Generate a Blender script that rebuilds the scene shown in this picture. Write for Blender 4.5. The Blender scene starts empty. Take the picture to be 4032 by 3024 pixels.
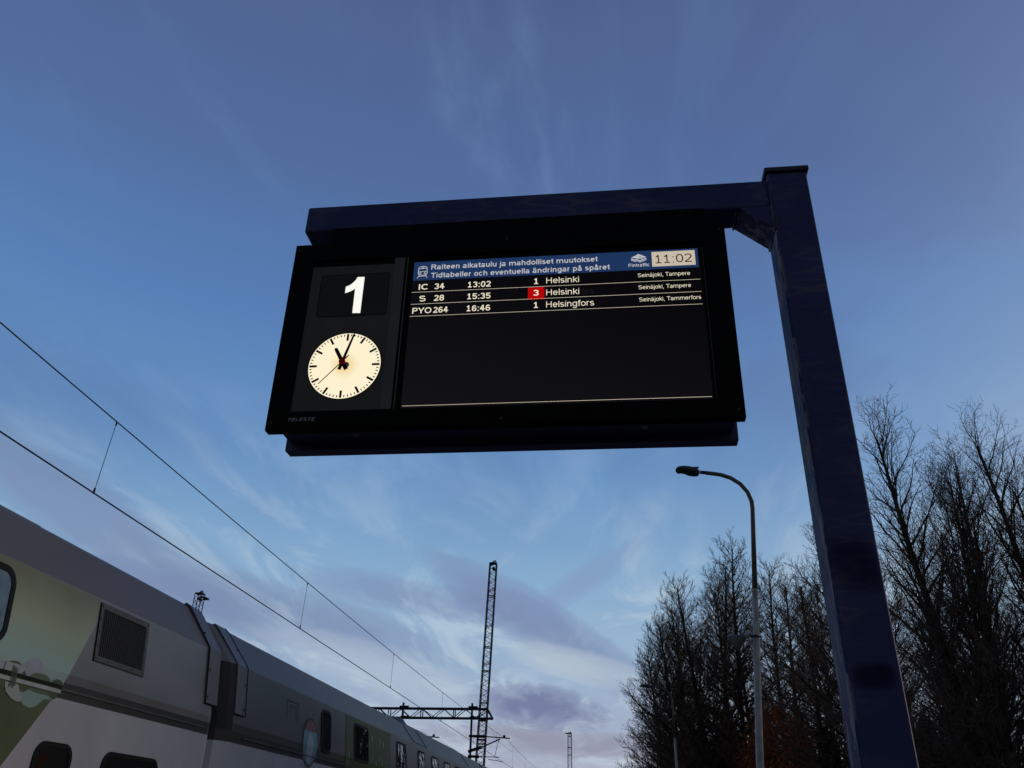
import bpy, math, random
import numpy as np
from mathutils import Vector, Matrix
R = math.radians
sc = bpy.context.scene
col = sc.collection

# ------------------------------------------------------------------ camera
cam = bpy.data.objects.new('camera', bpy.data.cameras.new('camera'))
col.objects.link(cam)
cr = Vector((0.99324684, 0.11378167, 0.0226813)); cu = Vector((0.03420204, -0.47395985, 0.87988197)); cf = Vector((-0.11086447, 0.87316424, 0.47465069))
M = Matrix((cr, cu, -cf)).transposed().to_4x4(); M.translation = (0, 0, 1.6)
cam.matrix_world = M
cam.data.sensor_width = 36; cam.data.lens = 3289.07 / 4032 * 36
cam.data.clip_start = 0.05; cam.data.clip_end = 5000
sc.camera = cam
sc.view_settings.view_transform = 'Standard'; sc.view_settings.look = 'None'
sc.view_settings.exposure = 0; sc.view_settings.gamma = 1; sc.view_settings.use_curve_mapping = False

# ------------------------------------------------------------------ world: dusk sky with thin cloud streets
SUN_AZ, SUN_EL = R(58), R(5)       # low sun behind cloud, beyond the trees
world = bpy.data.worlds.new('World'); sc.world = world; world.use_nodes = True
nt = world.node_tree; nt.nodes.clear()
def N(t, **kw):
    n = nt.nodes.new(t)
    for k, v in kw.items(): setattr(n, k, v)
    return n
def L(a, b): nt.links.new(a, b)
def val(x):
    return x
def Mth(op, a, b=None, c=None, clamp=False):
    n = N('ShaderNodeMath', operation=op); n.use_clamp = clamp
    for i, x in enumerate((a, b, c)):
        if x is None: continue
        if isinstance(x, (int, float)): n.inputs[i].default_value = x
        else: L(x, n.inputs[i])
    return n.outputs[0]
def Ramp(fac, pts, interp='LINEAR'):
    n = N('ShaderNodeValToRGB'); r = n.color_ramp; r.interpolation = interp
    while len(r.elements) < len(pts): r.elements.new(0.5)
    for e, (p, c) in zip(r.elements, pts):
        e.position = p; e.color = (c[0], c[1], c[2], 1) if not isinstance(c, (int, float)) else (c, c, c, 1)
    L(fac, n.inputs[0]); return n.outputs[0]
def Mix(fac, a, b, mode='MIX'):
    n = N('ShaderNodeMix', data_type='RGBA', blend_type=mode)
    if isinstance(fac, (int, float)): n.inputs[0].default_value = fac
    else: L(fac, n.inputs[0])
    for i, x in ((6, a), (7, b)):
        if isinstance(x, tuple): n.inputs[i].default_value = (*x, 1)
        else: L(x, n.inputs[i])
    return n.outputs[2]
def srgb(r, g, b):
    f = lambda c: (c / 255 / 12.92) if c <= 10 else ((c / 255 + 0.055) / 1.055) ** 2.4
    return (f(r), f(g), f(b))
tc = N('ShaderNodeTexCoord')
sep = N('ShaderNodeSeparateXYZ'); L(tc.outputs['Generated'], sep.inputs[0])
dx, dy, dz = sep.outputs
zz = Mth('MAXIMUM', dz, 0.0)
sky = N('ShaderNodeTexSky', sky_type='NISHITA'); sky.sun_disc = False
sky.sun_elevation = SUN_EL; sky.sun_rotation = SUN_AZ; sky.air_density = 1.2; sky.dust_density = 0.6; sky.ozone_density = 2.5
grad = Ramp(zz, [(0.0, srgb(184, 184, 198)), (0.07, srgb(180, 187, 206)), (0.15, srgb(164, 188, 213)), (0.26, srgb(138, 178, 212)),
                 (0.38, srgb(108, 153, 202)), (0.52, srgb(90, 132, 188)), (0.66, srgb(85, 113, 163)), (0.78, srgb(83, 104, 150)), (1.0, srgb(66, 74, 104))])
# away from the bright south-west the dusk sky is dimmer
back = Ramp(Mth('ADD', Mth('MULTIPLY', dy, 0.5), 0.5), [(0.0, (.44, .34, .26)), (0.4, (.56, .48, .42)), (0.66, (.95, .95, .95)), (1.0, 1.0)])
# cloud layer coordinates
zc = Mth('ADD', zz, 0.06)
px = Mth('DIVIDE', dx, zc); py = Mth('DIVIDE', dy, zc)
comb = N('ShaderNodeCombineXYZ'); L(px, comb.inputs[0]); L(py, comb.inputs[1])
def layer(rot, sx, sy, scale, detail, rough, off=(0, 0, 0), dist=0.0):
    m = N('ShaderNodeMapping'); m.inputs['Rotation'].default_value = (0, 0, rot); m.inputs['Scale'].default_value = (sx, sy, 1); m.inputs['Location'].default_value = off
    L(comb.outputs[0], m.inputs[0])
    n = N('ShaderNodeTexNoise'); n.inputs['Scale'].default_value = scale; n.inputs['Detail'].default_value = detail; n.inputs['Roughness'].default_value = rough
    n.inputs['Distortion'].default_value = dist
    L(m.outputs[0], n.inputs['Vector']); return n.outputs[0]
CLOUD_OFF = (3.1, 1.7, 0)
big = layer(R(20), 1.0, 0.33, 0.85, 5, 0.55, CLOUD_OFF, 0.6)
fine = layer(R(28), 1.0, 0.35, 3.2, 8, 0.62, (7.7, 2.2, 0), 0.8)
wisp = layer(R(8), 1.6, 0.7, 1.3, 6, 0.6, (1.2, 9.1, 0), 1.2)
mixn = Mth('ADD', Mth('MULTIPLY', big, 0.68), Mth('MULTIPLY', fine, 0.32))
dens = Ramp(mixn, [(0.36, 0.0), (0.52, 0.45), (0.70, 1.0)], 'EASE')
low = Ramp(zz, [(0.0, .7), (0.22, .55), (0.36, 0.32), (0.5, 0.14), (0.8, 0.10)])
cfac = Mth('MULTIPLY', dens, low)
ccol = Ramp(zz, [(0.0, srgb(146, 146, 168)), (0.12, srgb(136, 148, 184)), (0.24, srgb(138, 160, 198)), (0.45, srgb(108, 132, 188)), (0.8, srgb(76, 92, 148))])
skycol = Mix(Mth('MULTIPLY', cfac, 0.85), grad, ccol)
# pale gaps near the horizon
lite = Ramp(fine, [(0.46, 0.0), (0.66, 1.0)], 'EASE')
lowl = Ramp(zz, [(0.0, 0.7), (0.18, 0.75), (0.3, 0.3), (0.45, 0.0)])
inv = Mth('SUBTRACT', 1.0, cfac)
skycol = Mix(Mth('MULTIPLY', Mth('MULTIPLY', lite, lowl), inv), skycol, srgb(204, 220, 230))
# one darker violet cloud low over the line, and soft high wisps
CLOUDS = [
    ((-0.525, 0.808, 0.268), -30, 0.21, 0.034, 0.80, (128, 148, 184)), ((-0.44, 0.86, 0.245), -26, 0.10, 0.022, 0.35, (128, 148, 184)),
    ((-0.363, 0.908, 0.211), -10, 0.17, 0.028, 0.72, (126, 143, 180)), ((-0.226, 0.945, 0.238), -8, 0.13, 0.018, 0.60, (128, 146, 184)),
    ((-0.092, 0.971, 0.216), -30, 0.13, 0.026, 0.75, (124, 139, 178)), ((-0.026, 0.964, 0.266), 32, 0.08, 0.014, 0.45, (132, 150, 192)),
    ((-0.089, 0.988, 0.126), -8, 0.075, 0.022, 0.95, (118, 126, 164)), ((-0.056, 0.994, 0.09), -4, 0.14, 0.014, 0.60, (140, 136, 156)),
    ((-0.265, 0.951, 0.161), -14, 0.12, 0.022, 0.55, (186, 198, 214)), ((-0.045, 0.984, 0.17), -14, 0.07, 0.016, 0.70, (190, 204, 216))]
def blob(d, ax, wu, wv, core):
    d = Vector(d).normalized(); u = Vector((d.y, -d.x, 0)).normalized(); v = u.cross(d)
    u2 = u * math.cos(ax) + v * math.sin(ax); v2 = v * math.cos(ax) - u * math.sin(ax)
    def dot(w):
        n = N('ShaderNodeVectorMath', operation='DOT_PRODUCT'); L(tc.outputs['Generated'], n.inputs[0]); n.inputs[1].default_value = w; return n.outputs['Value']
    a = Mth('DIVIDE', dot(u2), wu); b = Mth('DIVIDE', dot(v2), wv)
    r2 = Mth('ADD', Mth('MULTIPLY', a, a), Mth('MULTIPLY', b, b))
    fr = Mth('GREATER_THAN', dot(d), 0.0)
    w = Mth('MULTIPLY', Mth('ADD', r2, Mth('ADD', Mth('MULTIPLY', Mth('SUBTRACT', fine, 0.5), 2.6), Mth('MULTIPLY', Mth('SUBTRACT', big, 0.5), 1.6))), 0.62)
    return Mth('MULTIPLY', Mth('MULTIPLY', Ramp(w, [(0.0, 1.0), (core, 0.62), (1.0, 0.0)], 'EASE'), fr), 1.0)
for (d_, ang_, wu_, wv_, amt_, c_) in CLOUDS: skycol = Mix(Mth('MULTIPLY', blob(d_, R(ang_), wu_, wv_, 0.4), amt_), skycol, srgb(*c_))
wa = layer(R(-24), 1.5, 0.5, 1.7, 7, 0.6, (1.2, 9.1, 0), 0.9); wb = layer(R(30), 1.2, 0.6, 1.1, 5, 0.55, (6.3, 3.3, 0), 0.7)
up_ = Ramp(zz, [(0.28, 0.0), (0.45, 1.0), (1.0, 1.0)])
skycol = Mix(Mth('MULTIPLY', Mth('MULTIPLY', Ramp(wb, [(0.42, 0.0), (0.62, 1.0)], 'EASE'), up_), 0.38), skycol, srgb(82, 102, 154))
skycol = Mix(Mth('MULTIPLY', Mth('MULTIPLY', Ramp(wa, [(0.48, 0.0), (0.70, 1.0)], 'EASE'), up_), 0.20), skycol, srgb(108, 146, 192))
wc = Mth('MULTIPLY', Ramp(layer(R(4), 2.6, 0.6, 2.2, 7, 0.6, (4.4, 0.6, 0), 0.5), [(0.44, 0.0), (0.66, 1.0)], 'EASE'), blob((-0.03, 0.70, 0.71), 90, 0.2, 0.14, 0.3))
skycol = Mix(Mth('MULTIPLY', wc, 0.40), skycol, srgb(126, 156, 200))
sd_ = N('ShaderNodeVectorMath', operation='DOT_PRODUCT'); L(tc.outputs['Generated'], sd_.inputs[0]); sd_.inputs[1].default_value = (math.sin(SUN_AZ), math.cos(SUN_AZ), 0.06)
glow = Mth('POWER', Mth('MAXIMUM', sd_.outputs['Value'], 0.0), 7.0)
skycol = Mix(Mth('MULTIPLY', glow, 0.75), skycol, srgb(206, 212, 220))
skycol = Mix(1.0, skycol, back, 'MULTIPLY')
ground = Mth('LESS_THAN', dz, -0.01)
skycol = Mix(ground, skycol, (0.05, 0.05, 0.055))
skyn = Mix(0.06, skycol, sky.outputs[0], 'MIX')
bgA = N('ShaderNodeBackground'); L(skycol, bgA.inputs[0]); bgA.inputs[1].default_value = 1.0
bgB = N('ShaderNodeBackground'); L(sky.outputs[0], bgB.inputs[0]); bgB.inputs[1].default_value = 0.05
mxs = N('ShaderNodeMixShader'); mxs.inputs[0].default_value = 0.06; L(bgA.outputs[0], mxs.inputs[1]); L(bgB.outputs[0], mxs.inputs[2])
out = N('ShaderNodeOutputWorld'); L(mxs.outputs[0], out.inputs[0])

# the sun is low behind cloud: a very weak wide sun
sl = bpy.data.lights.new('sun', 'SUN'); sl.energy = 0.60; sl.angle = R(20); sl.color = (1.0, 0.80, 0.60)
so = bpy.data.objects.new('sun', sl); col.objects.link(so)
so.rotation_euler = Vector((math.sin(SUN_AZ) * math.cos(SUN_EL), math.cos(SUN_AZ) * math.cos(SUN_EL), math.sin(SUN_EL))).to_track_quat('Z', 'Y').to_euler()

# ------------------------------------------------------------------ helpers
def mat(name, c, rough=0.5, metal=0.0, var=0.12, nscale=6.0, bump=0.0, bscale=40.0, spec=0.5, c2=None, thr=(0.45, 0.6), nsx=(1, 1, 1)):
    m = bpy.data.materials.new(name); m.use_nodes = True; t = m.node_tree
    b = t.nodes['Principled BSDF']
    b.inputs['Roughness'].default_value = rough; b.inputs['Metallic'].default_value = metal; b.inputs['Specular IOR Level'].default_value = spec
    tcn = t.nodes.new('ShaderNodeTexCoord'); mp = t.nodes.new('ShaderNodeMapping'); mp.inputs['Scale'].default_value = nsx
    t.links.new(tcn.outputs['Object'], mp.inputs[0])
    n = t.nodes.new('ShaderNodeTexNoise'); n.inputs['Scale'].default_value = nscale; n.inputs['Detail'].default_value = 6
    t.links.new(mp.outputs[0], n.inputs['Vector'])
    r = t.nodes.new('ShaderNodeValToRGB'); r.color_ramp.elements[0].position = thr[0] if c2 else 0.3; r.color_ramp.elements[1].position = thr[1] if c2 else 0.7
    a = c if c2 else tuple(x * (1 - var) for x in c); d = c2 if c2 else tuple(min(1, x * (1 + var)) for x in c)
    r.color_ramp.elements[0].color = (*a, 1); r.color_ramp.elements[1].color = (*d, 1)
    t.links.new(n.outputs[0], r.inputs[0]); t.links.new(r.outputs[0], b.inputs['Base Color'])
    if bump:
        n2 = t.nodes.new('ShaderNodeTexNoise'); n2.inputs['Scale'].default_value = bscale; n2.inputs['Detail'].default_value = 4
        t.links.new(mp.outputs[0], n2.inputs['Vector'])
        bp = t.nodes.new('ShaderNodeBump'); bp.inputs['Strength'].default_value = bump; bp.inputs['Distance'].default_value = 0.01
        t.links.new(n2.outputs[0], bp.inputs['Height']); t.links.new(bp.outputs[0], b.inputs['Normal'])
    return m
def emat(name, c, s=1.0):
    m = bpy.data.materials.new(name); m.use_nodes = True; b = m.node_tree.nodes['Principled BSDF']
    b.inputs['Base Color'].default_value = (0.01, 0.01, 0.01, 1); b.inputs['Roughness'].default_value = 0.6
    b.inputs['Specular IOR Level'].default_value = 0.0
    b.inputs['Emission Color'].default_value = (*c, 1); b.inputs['Emission Strength'].default_value = s
    return m
class MB:
    def __init__(s): s.v = []; s.f = []; s.m = []
    def add(s, vs, fs, mi=0):
        k = len(s.v); s.v += [tuple(v) for v in vs]; s.f += [tuple(i + k for i in f) for f in fs]; s.m += [mi] * len(fs); return s
    def box(s, x0, x1, y0, y1, z0, z1, mi=0):
        vs = [(x, y, z) for x in (x0, x1) for y in (y0, y1) for z in (z0, z1)]
        return s.add(vs, [(0, 1, 3, 2), (4, 6, 7, 5), (0, 4, 5, 1), (2, 3, 7, 6), (0, 2, 6, 4), (1, 5, 7, 3)], mi)
    def tube(s, pts, r, n=10, mi=0, cap=True):
        pts = [Vector(p) for p in pts]; rs = r if isinstance(r, (list, tuple)) else [r] * len(pts)
        up = None; rings = []
        for i, p in enumerate(pts):
            a = pts[max(i - 1, 0)]; b = pts[min(i + 1, len(pts) - 1)]; d = (b - a).normalized()
            if up is None: up = Vector((0, 0, 1)) if abs(d.z) < 0.9 else Vector((1, 0, 0))
            u = d.cross(up).normalized(); w = u.cross(d).normalized(); up = w
            rings.append([p + (u * math.cos(2 * math.pi * k / n) + w * math.sin(2 * math.pi * k / n)) * rs[i] for k in range(n)])
        vs = [v for g in rings for v in g]; fs = []
        for i in range(len(rings) - 1):
            for k in range(n): fs.append((i * n + k, i * n + (k + 1) % n, (i + 1) * n + (k + 1) % n, (i + 1) * n + k))
        if cap: fs += [tuple(range(n))[::-1], tuple((len(rings) - 1) * n + k for k in range(n))]
        return s.add(vs, fs, mi)
    def bar(s, a, b, w, mi=0):
        return s.tube([a, b], w * 0.7071, 4, mi)
    def prism(s, poly, y0, y1, mi=0):      # poly in (x, z)
        n = len(poly); vs = [(x, y0, z) for x, z in poly] + [(x, y1, z) for x, z in poly]
        return s.add(vs, [tuple(range(n)), tuple(range(2 * n - 1, n - 1, -1))] + [(i, i + n, (i + 1) % n + n, (i + 1) % n) for i in range(n)], mi)
    def build(s, name, mats, parent=None, smooth=False, bevel=0.0, loc=None, segs=2):
        me = bpy.data.meshes.new(name); me.from_pydata(s.v, [], s.f)
        mats = mats if isinstance(mats, (list, tuple)) else [mats]
        for m in mats: me.materials.append(m)
        me.polygons.foreach_set('material_index', s.m)
        import bmesh
        bm = bmesh.new(); bm.from_mesh(me); bmesh.ops.recalc_face_normals(bm, faces=bm.faces)
        if bevel: bmesh.ops.bevel(bm, geom=list(bm.edges), offset=bevel, segments=segs, affect='EDGES', profile=0.5)
        bm.to_mesh(me); bm.free()
        if smooth: me.polygons.foreach_set('use_smooth', [True] * len(me.polygons))
        me.update()
        o = bpy.data.objects.new(name, me); col.objects.link(o)
        if parent: o.parent = parent
        if loc: o.location = loc
        return o
def tag(o, label=None, cat=None, group=None, kind=None):
    if label: o['label'] = label
    if cat: o['category'] = cat
    if group: o['group'] = group
    if kind: o['kind'] = kind
    return o
def thing(name, loc, label, cat, group=None, kind=None):
    o = bpy.data.objects.new(name, None); o.empty_display_size = 0.2; col.objects.link(o); o.location = loc
    return tag(o, label, cat, group, kind)
def dup(o, parent=None, loc=None):
    c = o.copy(); col.objects.link(c)
    if parent: c.parent = parent
    if loc is not None: c.location = loc
    for ch in [x for x in bpy.data.objects if x.parent == o]: dup(ch, c)
    return c

# ------------------------------------------------------------------ materials
MT = {}
def paint_navy():
    m = mat('navy_paint', (0.012, 0.017, 0.062), 0.30, 0, spec=0.5); t = m.node_tree; b = t.nodes['Principled BSDF']
    for l in list(b.inputs['Base Color'].links): t.links.remove(l)
    def nn(k): return t.nodes.new(k)
    geo = nn('ShaderNodeNewGeometry'); sepn = nn('ShaderNodeSeparateXYZ'); t.links.new(geo.outputs['Normal'], sepn.inputs[0])
    tcn = nn('ShaderNodeTexCoord')
    # long weather cracks along the beam
    mp = nn('ShaderNodeMapping'); mp.inputs['Scale'].default_value = (6, 20, 26); t.links.new(tcn.outputs['Object'], mp.inputs[0])
    nz = nn('ShaderNodeTexNoise'); nz.inputs['Scale'].default_value = 2.0; nz.inputs['Detail'].default_value = 3
    t.links.new(tcn.outputs['Object'], nz.inputs['Vector'])
    mx = nn('ShaderNodeMix'); mx.data_type = 'VECTOR'; mx.inputs[0].default_value = 0.08
    t.links.new(mp.outputs[0], mx.inputs[4]); 
    sc_ = nn('ShaderNodeVectorMath'); sc_.operation = 'SCALE'; sc_.inputs[3].default_value = 14; t.links.new(nz.outputs[1], sc_.inputs[0]); t.links.new(sc_.outputs[0], mx.inputs[5])
    vo = nn('ShaderNodeTexVoronoi'); vo.feature = 'DISTANCE_TO_EDGE'; vo.inputs['Scale'].default_value = 1.0; t.links.new(mx.outputs[1], vo.inputs['Vector'])
    r1 = nn('ShaderNodeValToRGB'); r1.color_ramp.elements[0].color = (1, 1, 1, 1); r1.color_ramp.elements[1].color = (0, 0, 0, 1); r1.color_ramp.elements[1].position = 0.10; r1.color_ramp.elements[0].position = 0.02
    t.links.new(vo.outputs['Distance'], r1.inputs[0])
    n3 = nn('ShaderNodeTexNoise'); n3.inputs['Scale'].default_value = 3.5; n3.inputs['Detail'].default_value = 5; t.links.new(tcn.outputs['Object'], n3.inputs['Vector'])
    r3 = nn('ShaderNodeValToRGB'); r3.color_ramp.elements[0].position = 0.42; r3.color_ramp.elements[1].position = 0.62; t.links.new(n3.outputs[0], r3.inputs[0])
    # wear mask: flaked patches on the side facing the rails (-X)
    left = nn('ShaderNodeMath'); left.operation = 'MULTIPLY'; left.inputs[1].default_value = -1; t.links.new(sepn.outputs[0], left.inputs[0]); left.use_clamp = True
    mp2 = nn('ShaderNodeMapping'); mp2.inputs['Scale'].default_value = (20, 24, 7); t.links.new(tcn.outputs['Object'], mp2.inputs[0])
    n2 = nn('ShaderNodeTexNoise'); n2.inputs['Scale'].default_value = 1.0; n2.inputs['Detail'].default_value = 7; n2.inputs['Roughness'].default_value = 0.65; t.links.new(mp2.outputs[0], n2.inputs['Vector'])
    r2 = nn('ShaderNodeValToRGB'); r2.color_ramp.interpolation = 'LINEAR'; r2.color_ramp.elements[0].position = 0.52; r2.color_ramp.elements[1].position = 0.56; t.links.new(n2.outputs[0], r2.inputs[0])
    mul = nn('ShaderNodeMath'); mul.operation = 'MULTIPLY'; t.links.new(left.outputs[0], mul.inputs[0]); t.links.new(r2.outputs[0], mul.inputs[1])
    # colour
    c1 = nn('ShaderNodeMix'); c1.data_type = 'RGBA'; c1.inputs[6].default_value = (0.043, 0.052, 0.150, 1); c1.inputs[7].default_value = (0.064, 0.070, 0.185, 1); t.links.new(r3.outputs[0], c1.inputs[0])
    mc = nn('ShaderNodeMath'); mc.operation = 'MULTIPLY'; mc.inputs[1].default_value = 0.55; t.links.new(r1.outputs[0], mc.inputs[0])
    mc2 = nn('ShaderNodeMath'); mc2.operation = 'MULTIPLY'; t.links.new(mc.outputs[0], mc2.inputs[0]); t.links.new(r3.outputs[0], mc2.inputs[1])
    c2 = nn('ShaderNodeMix'); c2.data_type = 'RGBA'; c2.inputs[7].default_value = (0.17, 0.145, 0.18, 1); t.links.new(mc2.outputs[0], c2.inputs[0]); t.links.new(c1.outputs[2], c2.inputs[6])
    c3 = nn('ShaderNodeMix'); c3.data_type = 'RGBA'; c3.inputs[7].default_value = (0.40, 0.36, 0.38, 1); t.links.new(mul.outputs[0], c3.inputs[0]); t.links.new(c2.outputs[2], c3.inputs[6])
    # two dark reflections painted into the colour on the front of the post
    so_ = nn('ShaderNodeSeparateXYZ'); t.links.new(tcn.outputs['Object'], so_.inputs[0])
    def mth(op, a, b_):
        n_ = nn('ShaderNodeMath'); n_.operation = op
        for i_, x_ in enumerate((a, b_)):
            if isinstance(x_, (int, float)): n_.inputs[i_].default_value = x_
            else: t.links.new(x_, n_.inputs[i_])
        return n_.outputs[0]
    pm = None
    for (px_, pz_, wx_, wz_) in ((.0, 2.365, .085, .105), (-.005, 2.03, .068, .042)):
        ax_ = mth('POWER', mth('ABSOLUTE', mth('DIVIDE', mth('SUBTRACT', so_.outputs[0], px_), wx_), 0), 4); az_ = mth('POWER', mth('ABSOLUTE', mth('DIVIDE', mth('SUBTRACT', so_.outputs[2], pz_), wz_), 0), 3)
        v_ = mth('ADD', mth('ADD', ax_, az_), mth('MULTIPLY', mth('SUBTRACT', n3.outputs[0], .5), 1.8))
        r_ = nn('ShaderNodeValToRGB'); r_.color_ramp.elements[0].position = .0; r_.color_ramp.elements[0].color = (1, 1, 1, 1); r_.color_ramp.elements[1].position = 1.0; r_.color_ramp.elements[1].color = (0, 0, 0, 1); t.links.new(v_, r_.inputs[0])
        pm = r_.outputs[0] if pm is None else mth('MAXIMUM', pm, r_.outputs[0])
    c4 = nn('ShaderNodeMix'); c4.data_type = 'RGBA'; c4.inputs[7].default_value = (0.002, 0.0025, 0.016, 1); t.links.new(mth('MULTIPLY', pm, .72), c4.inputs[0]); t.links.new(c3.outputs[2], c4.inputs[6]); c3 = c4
    t.links.new(c3.outputs[2], b.inputs['Base Color'])
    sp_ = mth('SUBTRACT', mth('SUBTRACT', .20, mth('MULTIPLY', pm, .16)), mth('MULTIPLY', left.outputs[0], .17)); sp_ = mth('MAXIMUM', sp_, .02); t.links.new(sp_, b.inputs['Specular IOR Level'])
    rr = nn('ShaderNodeMath'); rr.operation = 'MULTIPLY_ADD'; rr.inputs[1].default_value = 0.3; rr.inputs[2].default_value = 0.45; t.links.new(mul.outputs[0], rr.inputs[0]); t.links.new(rr.outputs[0], b.inputs['Roughness'])
    return m
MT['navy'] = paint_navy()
MT['navy_cap'] = mat('grey_navy_plastic', (0.03, 0.03, 0.045), 0.5)
MT['black'] = mat('black_powder_coat', (0.004, 0.0035, 0.003), 0.5, spec=0.08)
MT['blackv'] = mat('black_violet_coat', (0.055, 0.042, 0.14), 0.35, spec=0.5)
MT['panel'] = mat('dark_grey_panel', (0.115, 0.092, 0.072), 0.5, spec=0.3)
MT['numwin'] = mat('number_window_film', (0.045, 0.036, 0.030), 0.4, spec=0.3)
MT['div'] = mat('divider_metal', (0.12, 0.10, 0.08), 0.4)
MT['screen'] = emat('lit_black_screen', (0.0042, 0.0040, 0.0055), 1.0)
t = MT['screen'].node_tree; tcn = t.nodes.new('ShaderNodeTexCoord'); sp3 = t.nodes.new('ShaderNodeSeparateXYZ'); t.links.new(tcn.outputs['Object'], sp3.inputs[0])
ma = t.nodes.new('ShaderNodeMath'); ma.operation = 'SUBTRACT'; t.links.new(sp3.outputs[2], ma.inputs[0]); mb_ = t.nodes.new('ShaderNodeMath'); mb_.operation = 'MULTIPLY'; mb_.inputs[1].default_value = -.35; t.links.new(sp3.outputs[0], mb_.inputs[0]); t.links.new(mb_.outputs[0], ma.inputs[1])
rp3 = t.nodes.new('ShaderNodeValToRGB'); rp3.color_ramp.elements[0].position = .2; rp3.color_ramp.elements[0].color = (.0062, .0060, .0078, 1); rp3.color_ramp.elements[1].position = 1.1 if False else 1.0; rp3.color_ramp.elements[1].color = (.0020, .0019, .0028, 1)
t.links.new(ma.outputs[0], rp3.inputs[0]); t.links.new(rp3.outputs[0], t.nodes['Principled BSDF'].inputs['Emission Color'])
MT['hdr'] = emat('header_blue', srgb(28, 51, 92), 1.0)
MT['cream'] = emat('cream_pixels', srgb(232, 222, 198), 1.0)
MT['hdrtxt'] = emat('header_text_pixels', srgb(186, 186, 190), 1.0)
MT['ghost'] = emat('ghost_pixels', (0.0085, 0.008, 0.010), 1.0)
MT['red'] = emat('red_pixels', srgb(178, 4, 6), 1.0)
MT['boxcream'] = emat('clock_box_pixels', srgb(198, 185, 165), 1.0)
MT['dark_px'] = emat('dark_pixels', (0.006, 0.004, 0.003), 1.0)
MT['one'] = emat('lit_number', srgb(250, 250, 240), 1.0)
MT['handblack'] = mat('clock_hand_black', (0.004, 0.004, 0.004), 0.6, spec=0.1)
MT['handred'] = mat('clock_hand_red', (0.75, 0.01, 0.02), 0.6, spec=0.1)
MT['scr'] = mat('dull_screw', (.05, .048, .046), .4, .6)
MT['silver'] = mat('silver_print', (0.42, 0.42, 0.44), 0.4)
m = emat('backlit_clock_face', (1, 1, 1), 1.0); MT['face'] = m; t = m.node_tree
tcn = t.nodes.new('ShaderNodeTexCoord'); ln = t.nodes.new('ShaderNodeVectorMath'); ln.operation = 'LENGTH'; t.links.new(tcn.outputs['Object'], ln.inputs[0])
rp = t.nodes.new('ShaderNodeValToRGB'); rp.color_ramp.interpolation = 'EASE'
for e_, (p_, c_) in zip([rp.color_ramp.elements[0], rp.color_ramp.elements[1], rp.color_ramp.elements.new(0.5)], [(0.0, srgb(240, 208, 140)), (0.112, (1.2, 1.19, 1.14)), (0.066, srgb(253, 241, 208))]): e_.position = p_; e_.color = (*c_, 1)
t.links.new(ln.outputs['Value'], rp.inputs[0]); t.links.new(rp.outputs[0], t.nodes['Principled BSDF'].inputs['Emission Color'])

MT['galv'] = mat('galvanised_steel', (0.42, 0.395, 0.34), 0.6, 0.1, var=0.35, nscale=9, nsx=(1, 1, 0.5))
MT['arm'] = mat('dark_galvanised', (0.14, 0.125, 0.105), 0.5, 0.2, var=0.3, nscale=6)
MT['head'] = mat('lamp_head_grey', (0.055, 0.052, 0.050), 0.5)
MT['lens'] = mat('lamp_lens', (0.12, 0.12, 0.12), 0.2)
MT['wire'] = mat('overhead_wire', (0.02, 0.022, 0.026), 0.5, 0.3)
MT['dropper'] = mat('dropper_wire', (0.06, 0.075, 0.09), 0.5, 0.3)
MT['steel'] = mat('mast_steel', (0.045, 0.045, 0.048), 0.6, 0.2, var=0.35, nscale=3)
MT['steeld'] = mat('dark_arm_steel', (0.02, 0.02, 0.022), 0.6)
MT['ins'] = mat('insulator_brown', (0.03, 0.015, 0.012), 0.3)
MT['bark'] = mat('bark', (0.04, 0.031, 0.025), 0.95, var=0.4, nscale=8, bump=0.4, bscale=30, spec=0.1)
MT['limb'] = mat('limb_bark', (0.075, 0.055, 0.042), 0.95, var=0.3, spec=0.1)
MT['twig'] = mat('larch_twig', (0.23, 0.155, 0.115), 0.95, var=0.3, nscale=0.6, spec=0.1)
MT['twig2'] = mat('birch_twig', (0.20, 0.14, 0.115), 0.95, var=0.3, nscale=0.6, spec=0.1)
MT['rust'] = mat('rusty_leaves', (0.34, 0.10, 0.03), 0.9, var=0.4, nscale=3, spec=0.1)
MT['needle'] = mat('dark_needles', (0.014, 0.019, 0.010), 0.9, var=0.5, nscale=1.2, spec=0.1)
# coach paint
MT['cwhite'] = mat('coach_white', (0.52, 0.50, 0.51), 0.32, var=0.10, nscale=1.6, nsx=(1, 1.2, .35), spec=.5)
MT['cgrey'] = mat('coach_grey', (0.185, 0.170, 0.16), 0.30, var=0.28, nscale=0.9, nsx=(1, 0.5, 1.6), spec=.5)
MT['cgrey2'] = mat('coach_grey_dark', (0.058, 0.048, 0.042), 0.32, var=0.40, nscale=0.9, nsx=(1, 0.5, 1.6), spec=.5)  # darker, more mottled grey of the coaches beyond the gap
MT['gback'] = mat('grille_backing', (0.027, 0.024, 0.022), 0.7, spec=.1)
MT['cgap'] = mat('gap_grey', (0.035, 0.031, 0.029), 0.6, spec=.15)
MT['cbelt'] = mat('coach_belt', (0.028, 0.025, 0.023), 0.5, spec=.3)
MT['croof'] = mat('coach_roof', (0.172, 0.140, 0.112), 0.5, var=0.12, nscale=0.8, nsx=(1, .4, 1), spec=.3)
MT['flap'] = mat('coach_end_flap', (0.15, 0.136, 0.125), 0.45, var=0.08, spec=.3)
MT['rubber'] = mat('black_rubber', (0.005, 0.005, 0.005), 0.6, spec=.15)
MT['bellows'] = mat('dark_bellows', (0.035, 0.034, 0.036), 0.7)
MT['mesh'] = mat('dark_vent_slat', (0.034, 0.030, 0.028), 0.6, var=0.15, nscale=20, spec=.2)
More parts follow.
